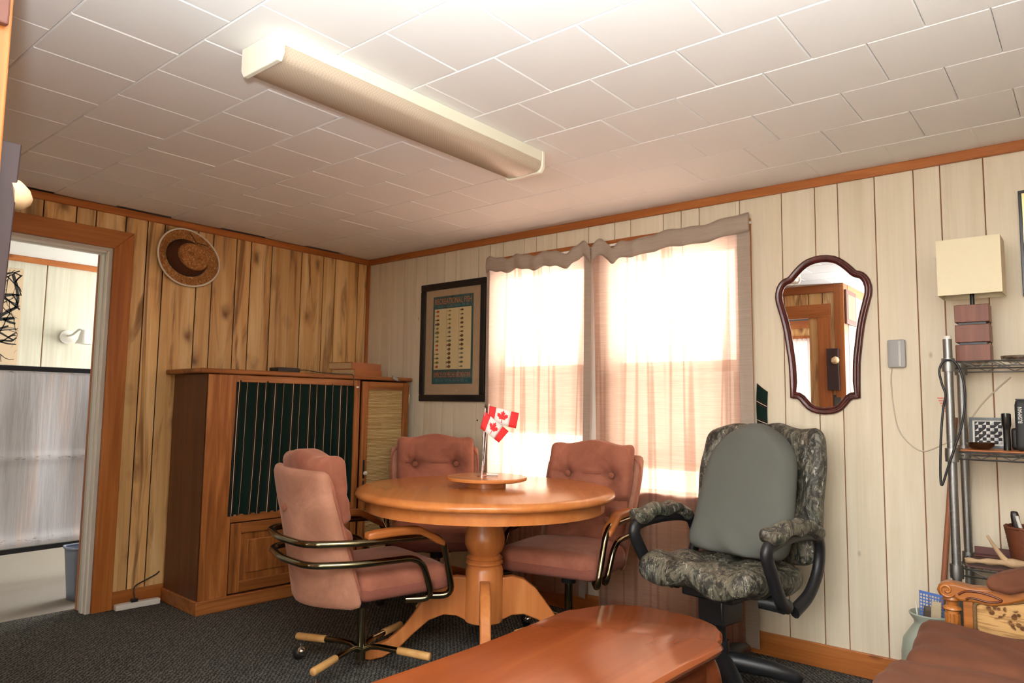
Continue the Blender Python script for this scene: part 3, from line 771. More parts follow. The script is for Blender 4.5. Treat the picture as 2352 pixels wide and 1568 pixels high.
for s_ in (-1, 1):
    pth = bez([(.02, s_*.16, .40), (-.02, s_*.28, .39), (.05, s_*.305, .42), (.12, s_*.315, .52), (.17, s_*.32, .62), (.10, s_*.32, .655), (-.10, s_*.315, .665), (-.24, s_*.31, .635), (-.26, s_*.30, .52), (-.18, s_*.30, .42), (-.06, s_*.295, .365)], 6)
    ar = M().tube(pth, .029, 10).xf(lambda x, y, z: (x, s_*.31+(y-s_*.31)*.75, z)).obj('arm_loop', BLACKP, oc, smooth=80)
    def pad(x, y, z): return (x, y+s_*.318, z+.010*math.sin(x*40)+.018*(1-(x/.2)**2)+.006*math.sin(y*90+x*20))
    M().rbox((.40, .085, .055), .026, 8, (-.03, 0, .675), pad).obj('arm_pad_cover', M_CAMO, ar, smooth=80)
M().tube([(.0, .19, .375), (.02, .30, .375)], .006, 8).obj('height_lever', BLACKP, oc)
for k in range(5):
    a = R(100)+R(20)+k*2*PI/5; ca_, sa_ = math.cos(a), math.sin(a)
    q = lambda r, z: (r*ca_, r*sa_, z)
    lg = M().tube([q(.0, .115), q(.06, .118), q(.2, .105), q(.295, .085), q(.315, .075)], [.042, .040, .034, .028, .016], 10).obj('base_leg', BLACKP, oc, smooth=80)
    cs = M().cyl(q(.30, .03), q(.30, .08), .008, n=8).obj('caster', BLACKP, oc)
    for w in (-1, 1):
        c0 = Vector(q(.312, .028))+Vector((-sa_, ca_, 0))*w*.011; c1 = c0+Vector((-sa_, ca_, 0))*w*.015
        M().cyl(c0, c1, .028, n=16).obj('wheel', BLACKP, cs)
# grey cushion leaning on that chair
gc = thing('back_cushion', 'smooth grey jersey-covered cushion leaning on the camouflage office chair', 'cushion', (3.045, -.555, .0), R(-100))
def gfn(x, y, z):
    h = (z-.47)/.56
    wid = (1.06-.20*max(0, h)**1.4)*(1-.30*max(0, (h-.72)/.28)**3)*(1-.12*max(0, (.15-h)/.15)**2)
    px = x-.24*(z-.47)+.03*(1-(y/.25)**2)
    if h < .35: px += .013*math.sin(y*30+z*34+.8*math.sin(y*13))*(1-h/.35)+.05*(.35-h)
    return (px, y*wid+.03*h, z)
M().rbox((.11, .46, .56), .055, 18, (-.120, 0, .815), gfn).obj('cover', M_GREYCLOTH, gc, smooth=80)

# oak media cabinet, turned a touch from the wall
cb_ = thing('media_cabinet', 'oak media cabinet with green striped curtain and reed-panelled door', 'cabinet', (.477, -1.49, 0), R(-2.6))
CW, CD = 1.432, .44
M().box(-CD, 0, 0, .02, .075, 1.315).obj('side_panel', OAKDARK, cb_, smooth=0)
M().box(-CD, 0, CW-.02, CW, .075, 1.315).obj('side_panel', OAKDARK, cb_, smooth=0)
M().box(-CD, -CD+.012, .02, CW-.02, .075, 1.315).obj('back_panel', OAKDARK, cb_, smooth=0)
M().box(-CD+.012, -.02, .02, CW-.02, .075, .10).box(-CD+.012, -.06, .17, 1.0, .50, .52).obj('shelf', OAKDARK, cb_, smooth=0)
M().prism([(-CD-.005, -.055), (.03, -.055), (.03, CW+.018), (-CD-.005, CW+.018)], 1.318, 1.345).obj('top', OAKY, cb_, bevel=.008)
M().box(-CD, .012, -.012, CW+.004, 0, .075).obj('plinth', OAKY, cb_, bevel=.005)
M().box(-.02, .002, .0, .165, .075, 1.315).obj('stile', OAK, cb_, smooth=0, bevel=.002)
M().box(-.02, .002, .98, 1.025, .075, 1.315).obj('stile', OAK, cb_, smooth=0, bevel=.002)
M().box(-.02, .004, .165, .98, 1.275, 1.316).obj('top_rail', OAKY, cb_, smooth=0, bevel=.003)
M().box(-.02, .004, .165, .98, .478, .522).obj('middle_rail', OAKY, cb_, smooth=0, bevel=.003)
dw = M().box(-.018, -.010, .170, .975, .085, .472).obj('drop_door', OAK, cb_, smooth=0)
for a, b in ((.170, .235), (.91, .975)): M().box(-.010, .004, a, b, .085, .472).obj('door_stile', OAK, dw, smooth=0, bevel=.003)
for a, b in ((.085, .145), (.412, .472)): M().box(-.010, .004, .235, .91, a, b).obj('door_rail', OAKY, dw, smooth=0, bevel=.003)
box(-.010, -.001, .275, .87, .185, .372).obj('raised_panel', OAK, dw, smooth=0, bevel=.007)
def cc(u, v):
    ph = u*14.0
    y = .168+.81*u+.006*math.sin(ph*2*PI*.5)+(-.030*v*(1-u)+.008*math.sin(u*11+v*2)*v)
    return (-.003+.009*v*(1-u)+.0075*math.sin(ph*2*PI+.6*math.sin(ph*1.3))*(0.6+.4*v)+.004*math.sin(ph*4.1), y, 1.285+(.516-1.285)*v)
M().grid(cc, 220, 10, lambda u, v: (u*14.0+.3+.02*math.sin(v*4+u*9), v)).obj('pleated_curtain', M_STRIPE, cb_, smooth=80)
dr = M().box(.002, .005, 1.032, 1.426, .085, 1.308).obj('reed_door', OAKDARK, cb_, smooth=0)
for a, b in ((1.032, 1.082), (1.376, 1.426)): box(.005, .022, a, b, .085, 1.308).obj('door_stile', OAK, dr, smooth=0, bevel=.004)
for a, b in ((1.255, 1.308), (.085, .14), (.60, .612)): box(.005, .022, 1.082, 1.376, a, b).obj('door_rail', OAKY, dr, smooth=0, bevel=.003)
M().grid(lambda u, v: (.008+.0018*math.sin(v*2*PI*120), 1.080+.298*u, .138+1.118*v), 1, 960).obj('reed_panel', M_BAMBOO, dr, smooth=0)
kp = M().sphere((.044, 1.056, .705), .014, 10).obj('knob', WHITE, dr)
M().box(.022, .025, 1.048, 1.064, .67, .79).box(.022, .026, 1.05, 1.062, .62, .655).obj('escutcheon', BLACKP, kp, bevel=.003)
M().cyl((.014, 1.431, 1.17), (.014, 1.431, 1.23), .006, n=8).obj('hinge', BRASSD, dr)
M().rbox((.008, .022, .012), .004, 3, (.006, 1.0, 1.268)).obj('magnet_catch', WHITE, cb_)

# coffee table in front
ct = thing('coffee_table', 'glossy oval cherry coffee table with carved edge in the foreground', 'coffee table', (3.09, -1.82, 0), R(0))
def oval():
    half = [(0, .745), (.06, .742), (.13, .728), (.19, .695), (.235, .64), (.262, .575), (.272, .535), (.292, .515), (.296, .48), (.292, .38), (.286, .25), (.282, .12), (.280, 0)]
    pts = half+[(x, -y) for x, y in half[::-1][1:]]
    pts = pts+[(-x, y) for x, y in pts[::-1][1:-1]]
    return pts
ov = oval()
def ring(scl, z):
    return [(x*(1+scl/.30), y*(1+scl/.74), z) for x, y in ov]
def loft(rings, cap0=True, cap1=True):
    m = M(); n = len(ov); vs = [p for r in rings for p in r]; fs = []
    for i in range(len(rings)-1):
        for k in range(n): fs.append((i*n+k, i*n+(k+1) % n, (i+1)*n+(k+1) % n, (i+1)*n+k))
    if cap0: fs.append(tuple(range(n-1, -1, -1)))
    if cap1: fs.append(tuple((len(rings)-1)*n+k for k in range(n)))
    return m.add(vs, fs)
loft([ring(-.02, .402), ring(-.006, .404), ring(-.002, .410), ring(.0, .418), ring(-.004, .426), ring(-.010, .430)]).obj('table_top', CHERRY, ct, smooth=35)
loft([ring(-.05, .385), ring(-.022, .388), ring(-.012, .396), ring(-.02, .4025)]).obj('edge_moulding', CHERRYD, ct, smooth=35)
# apron with scalloped lower edge, following the oval
n = len(ov)
ap = M(); vs = []; fs = []
N = 160
def ovp(t):
    t = t % 1.0*n; i = int(t); f = t-i; a, b = ov[i % n], ov[(i+1) % n]; return (a[0]+(b[0]-a[0])*f, a[1]+(b[1]-a[1])*f)
for k in range(N):
    x, y = ovp(k/N)
    zb = .335-.03*abs(math.sin(k/N*2*PI*4))+.012*math.sin(k/N*2*PI*24)
    for sc_, z in ((.86, .386), (.86, zb), (.80, zb), (.80, .386)): vs.append((x*sc_, y*(1-(1-sc_)*.42), z))
for k in range(N):
    k2 = (k+1) % N
    for j in range(4): fs.append((k*4+j, k*4+(j+1) % 4, k2*4+(j+1) % 4, k2*4+j))
M().add(vs, fs).obj('apron', CHERRYD, ct, smooth=45)
for sx in (-1, 1):
    for sy in (-1, 1):
        bx, by = sx*.225, sy*.50
        dirx, diry = sx*.75, sy*.65
        pth = bez([(bx, by, .385), (bx+dirx*.022, by+diry*.022, .33), (bx+dirx*.030, by+diry*.030, .26), (bx+dirx*.008, by+diry*.008, .15), (bx, by, .07), (bx+dirx*.028, by+diry*.028, .02), (bx+dirx*.03, by+diry*.03, .0)], 6)
        nr = len(pth); rad = [.032+.010*math.sin(min(1, i/(nr*.45))*PI)-.018*min(1, i/(nr*.8))+.012*max(0, (i-nr*.85)/(nr*.15)) for i in range(nr)]
        M().tube(pth, rad, 12).obj('cabriole_leg', CHERRYD, ct, smooth=80)

# sofa at the lower right
sf = thing('settee', 'brown-cushioned settee with carved wooden arm and floral panel, beside the wire shelves', 'sofa', (4.2, -1.35, 0))
T = (4.2, -1.35, 0)
at0(box(3.86, 4.62, -2.1, -.66, .10, .30), T).obj('base_frame', CARVED, sf, bevel=.01)
for (px, py) in ((3.90, -2.04), (3.90, -.72), (4.56, -2.04), (4.56, -.72)):
    at0(M().lathe([(0, .10), (.032, .10), (.036, .08), (.022, .05), (.028, .02), (.018, 0), (0, 0)], 16, (px, py, 0)), T).obj('leg', CARVED, sf)
for i, (y0, y1) in enumerate(((-1.115, -.675), (-1.585, -1.115), (-2.06, -1.585))):
    yc = (y0+y1)/2
    def cfn(x, y, z, yc=yc, i=i):
        e = (1-((y-yc)/.235)**4)*(1-((x-4.15)/.35)**4)
        w = .006*math.sin(x*17+y*11+i*2)+.004*math.sin(y*41+x*13)
        return (x-.015*math.sin((y-yc)*6+i), y, z+(.016*max(0, e)+w if z > .38 else 0))
    at0(M().rbox((.68, y1-y0+.006, .16), .045, 10, (4.165, yc, .375), cfn), T).obj('seat_cushion', M_BROWN, sf, smooth=80)
at0(M().rbox((.14, 1.42, .50), .05, 8, (4.56, -1.38, .60)), T).obj('back_cushion', M_BROWN, sf, smooth=80)
# carved end arm: crest rail, scroll, turned post, framed floral panel
yA = -.64
crest = [(3.862, .560), (3.868, .578), (3.885, .588), (3.915, .589), (3.96, .583), (4.02, .588), (4.07, .612), (4.15, .655), (4.25, .69), (4.40, .70), (4.62, .70), (4.62, .63), (4.40, .63), (4.25, .618), (4.15, .585), (4.07, .548), (4.02, .532), (3.965, .536), (3.93, .533), (3.912, .541), (3.885, .540), (3.868, .546)]
arm = at0(M().prism(crest, yA-.03, yA+.03, lambda u, v, w: (u, w, v)), T).obj('arm_rail', CARVED, sf, smooth=30, bevel=.008)
sp = [(3.892+(.024-.0195*k/26)*math.cos(-.4-k*.32), yA-.032, .5645+(.024-.0195*k/26)*math.sin(-.4-k*.32)) for k in range(27)]
at0(M().tube(sp, .0042, 8), T).obj('scroll', CARVED, arm, smooth=80)
rl = bez([(3.925, yA-.031, .555), (3.95, yA-.031, .570), (4.0, yA-.031, .570), (4.045, yA-.031, .556), (4.01, yA-.031, .545), (3.965, yA-.031, .550), (3.945, yA-.031, .543)], 6)
at0(M().tube(rl, .0035, 8), T).obj('carved_bead', CHERRYD, arm, smooth=80)
at0(M().lathe([(0, .542), (.026, .542), (.028, .532), (.018, .524), (.017, .512), (.026, .506), (.028, .500), (.019, .494), (.020, .46), (.022, .30), (0, .30)], 24, (3.902, yA, 0)), T).obj('turned_post', CARVED, sf, smooth=45)
for k in range(10):
    a = 2*PI*k/10
    at0(M().cyl((3.902+.0205*math.cos(a), yA+.0205*math.sin(a), .31), (3.902+.0195*math.cos(a), yA+.0195*math.sin(a), .485), .0035, n=6), T).obj('flute', CARVED, sf)
at0(box(3.935, 3.965, yA-.018, yA+.018, .30, .55), T).obj('arm_stile', CARVED, sf, bevel=.004)
def flo(x, y, z): return (x, y-.012*max(0, 1-((x-4.27)/.33)**4)*max(0, 1-((z-.43)/.13)**4) if y < yA else y, z+max(0, (x-4.03))*.30*(1 if z > .43 else 0))
at0(M().rbox((.62, .03, .235), .012, 10, (4.275, yA, .425), flo), T).obj('floral_panel', M_FLORAL, sf, smooth=60)
gp = [(3.968, yA-.02, .33), (3.968, yA-.02, .53), (3.985, yA-.02, .540), (4.05, yA-.02, .545), (4.15, yA-.02, .575), (4.3, yA-.02, .62), (4.58, yA-.02, .625)]
at0(M().tube(fillet(gp, .02, 4), .006, 8), T).obj('gimp_braid', plain('gimp_braid_cloth', srgb(128, 96, 60), .9, noise=.4, nscale=220, bump=.8), sf, smooth=80)
# brown throw folded over that arm
CR_X = [4.0, 4.02, 4.07, 4.15, 4.25, 4.40]; CR_Z = [.586, .588, .612, .655, .69, .70]
def crest_z(x):
    for a, b, za, zb in zip(CR_X, CR_X[1:], CR_Z, CR_Z[1:]):
        if x <= b: return za+(zb-za)*(x-a)/(b-a)
    return .70
def thr(x, y, z):
    u = (x-4.005)/.36; e = max(0.0, 1-u*6)
    dz = -.040*max(0, min(1, (-(y-yA)-.030)/.014))-.030*max(0, min(1, ((y-yA)-.030)/.014))
    return (x, y, z+crest_z(x)+.0200+dz*(1-e)-.004*math.sin(x*40))
th = tag(M().rbox((.36, .104, .032), .0155, 14, (4.185, yA, 0), thr).obj('throw_blanket', M_BROWN, smooth=80), 'brown suede throw folded over the carved settee arm', 'blanket')

# wire shelving
sh = thing('wire_shelving', 'grey steel wire shelving unit against the pale wall', 'shelf', (4.34, -.205, 0))
T = (4.34, -.205, 0)
X0, X1, YF, YB = 3.880, 4.80, -.36, -.05
for px in (X0, X1):
    for py in (YF, YB):
        po = at0(M().cyl((px, py, 0), (px, py, 1.432), .0155, n=20), T).obj('post', CHROME, sh, smooth=60)
        at0(M().cyl((px, py, 1.430), (px, py, 1.444), .0135, n=20), T).obj('post_cap', WHITE, po, smooth=60)
        for k in range(int(1.38/.0254)):
            z = .03+k*.0254
            if py == YF and px == X0 or (py == YB and px == X0 and z < 1.32): at0(M().lathe([(.0154, z-.0008), (.0159, z), (.0154, z+.0008)], 16, (px, py, 0), cap=False), T).obj('groove_ring', GREYP, po, smooth=60)
for ZS in (1.333, .996, .572):
    tier = at0(M().tube([(X0, YF, ZS+.013), (X1, YF, ZS+.013), (X1, YB, ZS+.013), (X0, YB, ZS+.013)], .0032, 8, closed=True), T).obj('shelf_rim', CHROME, sh, smooth=80)
    at0(M().tube([(X0, YF, ZS-.013), (X1, YF, ZS-.013), (X1, YB, ZS-.013), (X0, YB, ZS-.013)], .0032, 8, closed=True), T).obj('lower_rim', CHROME, tier, smooth=80)
    for (a, b) in (((X0, YF), (X1, YF)), ((X0, YB), (X1, YB)), ((X0, YF), (X0, YB)), ((X1, YF), (X1, YB))):
        Lg = math.dist(a, b); nz = max(6, int(Lg/.044)//2*2)
        pts = [(a[0]+(b[0]-a[0])*k/nz, a[1]+(b[1]-a[1])*k/nz, ZS+(.011 if k % 2 else -.011)) for k in range(1, nz)]
        at0(M().tube(pts, .0022, 6), T).obj('zigzag_truss', CHROME, tier, smooth=0)
    for k in range(1, 36):
        x = X0+(X1-X0)*k/36
        at0(M().cyl((x, YF, ZS+.014), (x, YB, ZS+.014), .0018, n=6), T).obj('shelf_wire', CHROME, tier)
    for px in (X0, X1):
        for py in (YF, YB):
            at0(M().lathe([(.0158, -.024), (.0225, -.024), (.0235, .0), (.0225, .026), (.0158, .026)], 20, (px, py, ZS)), T).obj('collar', CHROME, tier, smooth=50)
tag(M().box(3.905, 4.77, -.352, -.065, 1.0125, 1.0185).obj('shelf_board', PINEX, bevel=.002), 'orange pine board lying on the middle wire shelf', 'board')
tag(M().box(3.905, 4.77, -.340, -.065, .5885, .5965).obj('shelf_board', plain('dark_board', srgb(74, 44, 36), .6), bevel=.002), 'dark brown board lying on the lower wire shelf', 'board')

# ================================================================== WALL THINGS
# mirror
half = [(0, 0), (60, 5), (120, 20), (165, 42), (205, 72), (240, 104), (270, 135), (288, 155), (302, 166), (326, 172), (352, 184), (380, 210), (404, 250), (418, 300), (420, 340), (415, 385), (402, 430), (388, 480), (374, 530), (358, 595), (345, 660), (334, 735), (324, 810), (314, 880), (306, 955), (301, 1100), (299, 1235), (270, 1242), (238, 1244), (218, 1258), (190, 1292), (152, 1332), (110, 1356), (70, 1368), (0, 1375)]
mo = [(x*.000516, 1.884-z*.000543) for x, z in half]; mo = mo+[(-x, z) for x, z in mo[::-1][1:-1]]
def offset(poly, d):
    out = []; n = len(poly)
    for i in range(n):
        a, b, c = Vector(poly[i-1]), Vector(poly[i]), Vector(poly[(i+1) % n])
        t = ((b-a).normalized()+(c-b).normalized()); t = t.normalized() if t.length > 1e-6 else (c-b).normalized()
        nn = Vector((t.y, -t.x)); out.append((b.x+nn.x*d, b.y+nn.y*d))
    return out
mi = thing('wall_mirror', 'keyhole-shaped wall mirror in dark mahogany frame', 'mirror', (3.333, -.008, 1.137))
prof = [(0, 0), (0, .014), (.004, .020), (.010, .021), (.016, .017), (.020, .017), (.024, .019), (.029, .016), (.033, .008), (.033, .004)]
sgn = 1
test = offset(mo, .01); cen = abs(test[1][0])
if max(abs(p[0]) for p in test) > max(abs(p[0]) for p in mo): sgn = -1
rings = [[(x, -w, z-1.137) for x, z in offset(mo, sgn*d)] for d, w in prof]
n_ = len(mo); m = M(); m.add([p for r in rings for p in r], [(i*n_+k, i*n_+(k+1) % n_, (i+1)*n_+(k+1) % n_, (i+1)*n_+k) for i in range(len(rings)-1) for k in range(n_)])
m.obj('frame', MAHOG, mi, smooth=50)
hm = sorted(((z, x) for x, z in mo if x >= 0))
def halfw(z):
    best = 0.0
    for (xa, za), (xb, zb) in zip(mo, mo[1:]+mo[:1]):
        if (za-z)*(zb-z) <= 0 and abs(za-zb) > 1e-9: best = max(best, xa+(xb-xa)*(z-za)/(zb-za))
    return best
zl = [1.137+.030+(.747-.058)*k/60 for k in range(61)]
hw_ = [max(.004, min(halfw(z), halfw(z+.022), halfw(z-.022))-.018) for z in zl]
M().add([(-w, -.006, z-1.137) for z, w in zip(zl, hw_)]+[(w, -.006, z-1.137) for z, w in zip(zl, hw_)], [(k, 61+k, 62+k, k+1) for k in range(60)]).obj('mirror_glass', M_MIRROR, mi, smooth=0)

# framed fish poster
pf = thing('framed_poster', 'black-framed teal poster of recreational fish of Canada', 'picture', (.928, -.008, 1.182))
PW, PH = .612, .82
for a, b, c, d, nm in ((-PW/2, PW/2, 0, .046, 'frame_rail'), (-PW/2, PW/2, PH-.046, PH, 'frame_rail'), (-PW/2, -PW/2+.044, .046, PH-.046, 'frame_stile'), (PW/2-.044, PW/2, .046, PH-.046, 'frame_stile')):
    M().box(a, b, -.024, 0, c, d).obj(nm, BLACKF, pf, smooth=0, bevel=.006)
M().box(-PW/2+.04, PW/2-.04, -.008, -.002, .04, PH-.04).obj('mat_board', plain('tan_mat', srgb(176, 152, 122), .8), pf, smooth=0)
TEAL = plain('teal_print', srgb(24, 82, 88), .7)
pr_ = M().box(-.19, .19, -.0095, -.008, .119, .726).obj('poster', TEAL, pf, smooth=0)
CREAM = plain('cream_print', srgb(214, 198, 152), .8, noise=.03)
for k in range(3):
    M().box(-.174+k*.1165, -.174+k*.1165+.1145, -.0103, -.0095, .218, .638).obj('print_column', CREAM, pr_, smooth=0)
ORG = plain('orange_print', srgb(196, 112, 62), .7); BLU = plain('blue_print', srgb(60, 128, 140), .7)
text_mesh('RECREATIONAL FISH', .345, .040, 'lettering', ORG, pr_, lambda u, v: (u, -.0100, .690+v))
text_mesh('OF CANADA', .30, .016, 'lettering', BLU, pr_, lambda u, v: (u, -.0100, .655+v), 1.4)
text_mesh('ESPÈCES DE PÊCHE RÉCRÉATIVE', .345, .040, 'lettering', ORG, pr_, lambda u, v: (u, -.0100, .186+v))
text_mesh('DU CANADA', .30, .016, 'lettering', BLU, pr_, lambda u, v: (u, -.0100, .142+v), 1.4)
fcol = [plain('fish_ink_%s' % nm, c, .8) for nm, c in (('brown', srgb(92, 60, 34)), ('green', srgb(110, 104, 58)), ('red', srgb(160, 66, 44)), ('grey', srgb(96, 96, 88)))]
fo = [(-.020, .007), (-.013, .001), (-.008, .005), (.0, .0085), (.009, .007), (.018, .001), (.012, -.004), (.002, -.007), (-.008, -.004), (-.013, -.001), (-.020, -.007)]
fm = []
for mt in fcol:
    me = bpy.data.meshes.new('fish_print'); me.from_pydata([(u, 0, v) for u, v in fo], [], [tuple(range(len(fo)))]); me.materials.append(mt); fm.append(me)
for k in range(3):
    for r_ in range(14):
        ci = [2 if r_ in (0, 1, 8, 9, 13) else 0 if r_ < 4 else 1, 1 if r_ < 4 else 3 if r_ < 8 else 0, 0 if r_ < 9 else 3][k]
        o = bpy.data.objects.new('fish_print', fm[ci]); COL.objects.link(o); o.parent = pr_
        o.location = (-.145+k*.1165, -.0106, .620-r_*.0295); s_ = random.uniform(.75, 1.25); o.scale = (s_, 1, random.uniform(.7, 1.4) if r_ < 8 or k != 1 else 1.6)
M().box(-PW/2+.044, PW/2-.044, -.0135, -.0125, .046, PH-.046).obj('glazing', M_PICGLASS, pf, smooth=0)

# straw hat on the board wall
ht = thing('straw_hat', 'woven straw cowboy hat with white edge hanging on the board wall', 'hat', (.012, -1.432, 2.035))
def hp(a, b, ang, w, cy=0, cz=0, rot=R(-22)):
    y, z = a*math.cos(ang), b*math.sin(ang); return (w, cy+y*math.cos(rot)-z*math.sin(rot), cz+y*math.sin(rot)+z*math.cos(rot))
def brim_w(t, ang): return .012+.030*t*t*abs(math.cos(ang))**2+.010*t
def rings_obj(defs, n=56):
    m = M(); vs = []; fs = []
    for d in defs: vs += [d(2*PI*k/n) for k in range(n)]
    for i in range(len(defs)-1):
        for k in range(n): fs.append((i*n+k, i*n+(k+1) % n, (i+1)*n+(k+1) % n, (i+1)*n+k))
    return m.add(vs, fs)
br = [(lambda a, t=t: hp(.124+.069*t, .102+.066*t, a, brim_w(t, a))) for t in (0, .15, .3, .45, .6, .75, .9, 1.0)]
rings_obj(br).obj('brim', M_STRAW, ht, smooth=80, solid=.004)
M().tube([hp(.194, .169, 2*PI*k/64, brim_w(1.0, 2*PI*k/64)) for k in range(64)], .0058, 8, closed=True).obj('white_binding', plain('white_cord', srgb(226, 216, 200), .8), ht, smooth=80)
DST = plain('dark_straw', srgb(84, 48, 22), .85, noise=.35, nscale=70, bump=.6)
cr = [(lambda a, q=q: hp(q[0], q[1], a, q[2], q[3], 0)) for q in ((.128, .106, .012, 0), (.125, .103, .03, .0), (.114, .092, .06, .004), (.098, .078, .085, .006))]
rings_obj(cr).obj('crown_side', DST, ht, smooth=80)
def ctop(a, s, w, dent): 
    p = hp(.098*s, .078*s, a, 0, .006, 0); q = .02*dent*math.cos(a)**2; return (w-.018*dent*(1-abs(math.sin(a)))+q*.2, p[1], p[2])
ct_ = [(lambda a, q=q: ctop(a, *q)) for q in ((1.0, .085, 0), (.96, .102, 0), (.84, .114, 0), (.62, .113, .4), (.38, .105, .8), (.15, .098, 1), (.001, .096, 1))]
rings_obj(ct_).obj('crown_top', M_STRAW, ht, smooth=80)
M().tube([hp(.129, .107, 2*PI*k/56, .016) for k in range(56)], .003, 6, closed=True).obj('hat_band', BLACKP, ht, smooth=80)
M().tube(bez([(.02, .005, .16), (.05, .02, .12), (.03, .05, .10), (.04, .09, .095), (.05, .115, .085)], 6), .0022, 6).obj('chin_cord', BLACKP, ht, smooth=80)

# small things on the pale wall
tbx = thing('wall_control', 'small grey plastic control box on the pale wall beside the mirror', 'control box', (3.640, -.008, 1.345))
M().rbox((.070, .026, .122), .006, 4, (0, -.013, .063)).obj('cover', GREYP, tbx, smooth=40)
M().box(.008, .020, -.0275, -.025, .006, .118).obj('ridge', plain('light_grey_plastic', srgb(178, 176, 172), .4), tbx, bevel=.002)
tag(M().tube(bez([(3.617, -.012, 1.343), (3.612, -.012, 1.29), (3.618, -.012, 1.18), (3.635, -.012, 1.08), (3.675, -.012, 1.02), (3.72, -.012, .99), (3.76, -.012, 1.0), (3.80, -.012, 1.022), (3.87, -.012, 1.06), (3.905, -.012, 1.13), (3.955, -.012, 1.205), (4.045, -.012, 1.30)], 8), .0028, 6).obj('wall_cable', plain('ivory_cable', srgb(196, 184, 164), .5), smooth=80), 'thin ivory cable drooping from the grey control box behind the shelves', 'cable')
tag(M().tube(bez([(3.885, -.394, 1.352), (3.905, -.394, 1.345), (3.925, -.39, 1.30), (3.934, -.39, 1.22), (3.922, -.39, 1.12), (3.895, -.39, 1.03), (3.868, -.392, .945), (3.848, -.392, .885), (3.845, -.392, .94), (3.852, -.392, 1.07), (3.862, -.388, 1.17), (3.872, -.392, 1.22), (3.862, -.392, 1.26), (3.855, -.394, 1.31), (3.868, -.394, 1.345), (3.885, -.394, 1.352)], 8), .0042, 8).obj('looped_cable', BLACKP, smooth=80), 'black power cord looped round the front shelf post', 'cord')
stc = tag(M().prism([(3.785, 1.214), (3.826, 1.222), (3.826, 1.135), (3.812, 1.15)], -.0092, -.0084, lambda u, v, w: (u, w, v)).obj('sticker', plain('worn_paper', srgb(214, 196, 176), .8), smooth=0), 'torn paper sticker with red print behind the front shelf post', 'sticker')
for k in range(6): M().box(3.786+.0045*k, 3.822, -.0096, -.0092, 1.213-k*.011, 1.217-k*.011).obj('red_print', plain('red_ink', srgb(220, 110, 96), .8), stc, smooth=0)
p2 = thing('picture_frame', 'thin black and gold picture frame above the wire shelves', 'picture', (4.30, -.008, 1.62))
for a, b, c, d in ((-.20, .20, 0, .012), (-.20, .20, .43-.012, .43), (-.20, -.188, .012, .418), (.188, .20, .012, .418)): M().box(a, b, -.02, 0, c, d).obj('frame_side', BLACKF, p2, smooth=0, bevel=.002)
GOLD = plain('gilt', (.85, .62, .28), .25, 1.0)
for a, b, c, d in ((-.188, .188, .012, .020), (-.188, .188, .410, .418), (-.188, -.180, .020, .410), (.180, .188, .020, .410)): M().box(a, b, -.017, -.002, c, d).obj('gilt_slip', GOLD, p2, smooth=0)
M().box(-.180, .180, -.006, -.002, .020, .410).obj('print', plain('maroon_print', srgb(120, 30, 26), .6), p2, smooth=0)
# striped green cloth beside the right curtain
def gcl(u, v): return (3.018+.052*u-.003*math.sin(v*5), -.016-.006*math.sin(u*PI)-.004*math.sin(v*7), 1.285-.042*u*(1-v)-.42*v)
tag(M().grid(gcl, 8, 30, lambda u, v: (v*4.6+.55+.08*u*(1-v), u)).obj('striped_cloth', M_STRIPE, smooth=80, solid=.002), 'green striped cloth hung beside the right curtain', 'cloth')
tag(M().tube(bez([(1.296, -.085, .74), (1.301, -.088, .80), (1.296, -.085, .88), (1.307, -.086, .96), (1.302, -.086, 1.03), (1.312, -.087, 1.10), (1.309, -.086, 1.16), (1.296, -.085, 1.15)], 6), [.004+.0025*math.sin(k*1.7) for k in range(43)], 6).obj('hanging_cord', plain('mottled_cord', srgb(84, 66, 40), .6, noise=.8, nscale=60), smooth=80), 'mottled dark cord hanging at the edge of the left curtain', 'cord')
for (nm, x, z, r_) in (('a', 1.162, 1.061, .006),):
    tag(M().cyl((x, -.0088, z), (x, -.0072, z), r_, n=14).obj('knot_hole', BLACKP, smooth=0), 'small round dark hole in the pale panelling under the fish poster', 'hole')

# ================================================================== SMALL THINGS
# table lamp on the top shelf
lp = thing('table_lamp', 'table lamp of stacked reddish wood blocks with a cream box shade', 'lamp', (3.948, -.20, 1.3497))
for k in range(3): M().box(-.057, .057, -.045, .045, k*.078, .068+k*.078).obj('wood_block', LAMPW, lp, smooth=0, bevel=.002)
for k in range(2): M().box(-.045, .045, -.034, .034, .068+k*.078, .080+k*.078).obj('black_spacer', BLACKP, lp, smooth=0)
M().cyl((0, 0, .224), (0, 0, .30), .008, n=12).obj('stem', BLACKP, lp)
SH = plain('cream_linen_shade', srgb(228, 216, 186), .85, noise=.03, nscale=90, bump=.2)
w, d, z0, z1, t_ = .106, .075, .262, .482, .002
shd = M()
for (a, b, c, e) in ((-w, w, -d, -d+t_), (-w, w, d-t_, d), (-w, -w+t_, -d+t_, d-t_), (w-t_, w, -d+t_, d-t_)): shd.box(a, b, c, e, z0, z1)
shd.obj('lamp_shade', SH, lp, smooth=0, weld=True)
M().tube([(-w+.004, 0, .47), (w-.004, 0, .47)], .0025, 6).obj('shade_bar', BLACKP, lp)
tag(M().lathe([(0, 0), (.055, 0), (.062, .008), (.064, .022), (.058, .022), (.054, .009), (0, .006)], 28, (4.095, -.20, 1.3497)).obj('ashtray', m_glass('smoked_glass', (.55, .52, .48), .25, .08), smooth=50), 'low smoked glass ashtray on the top wire shelf', 'ashtray')

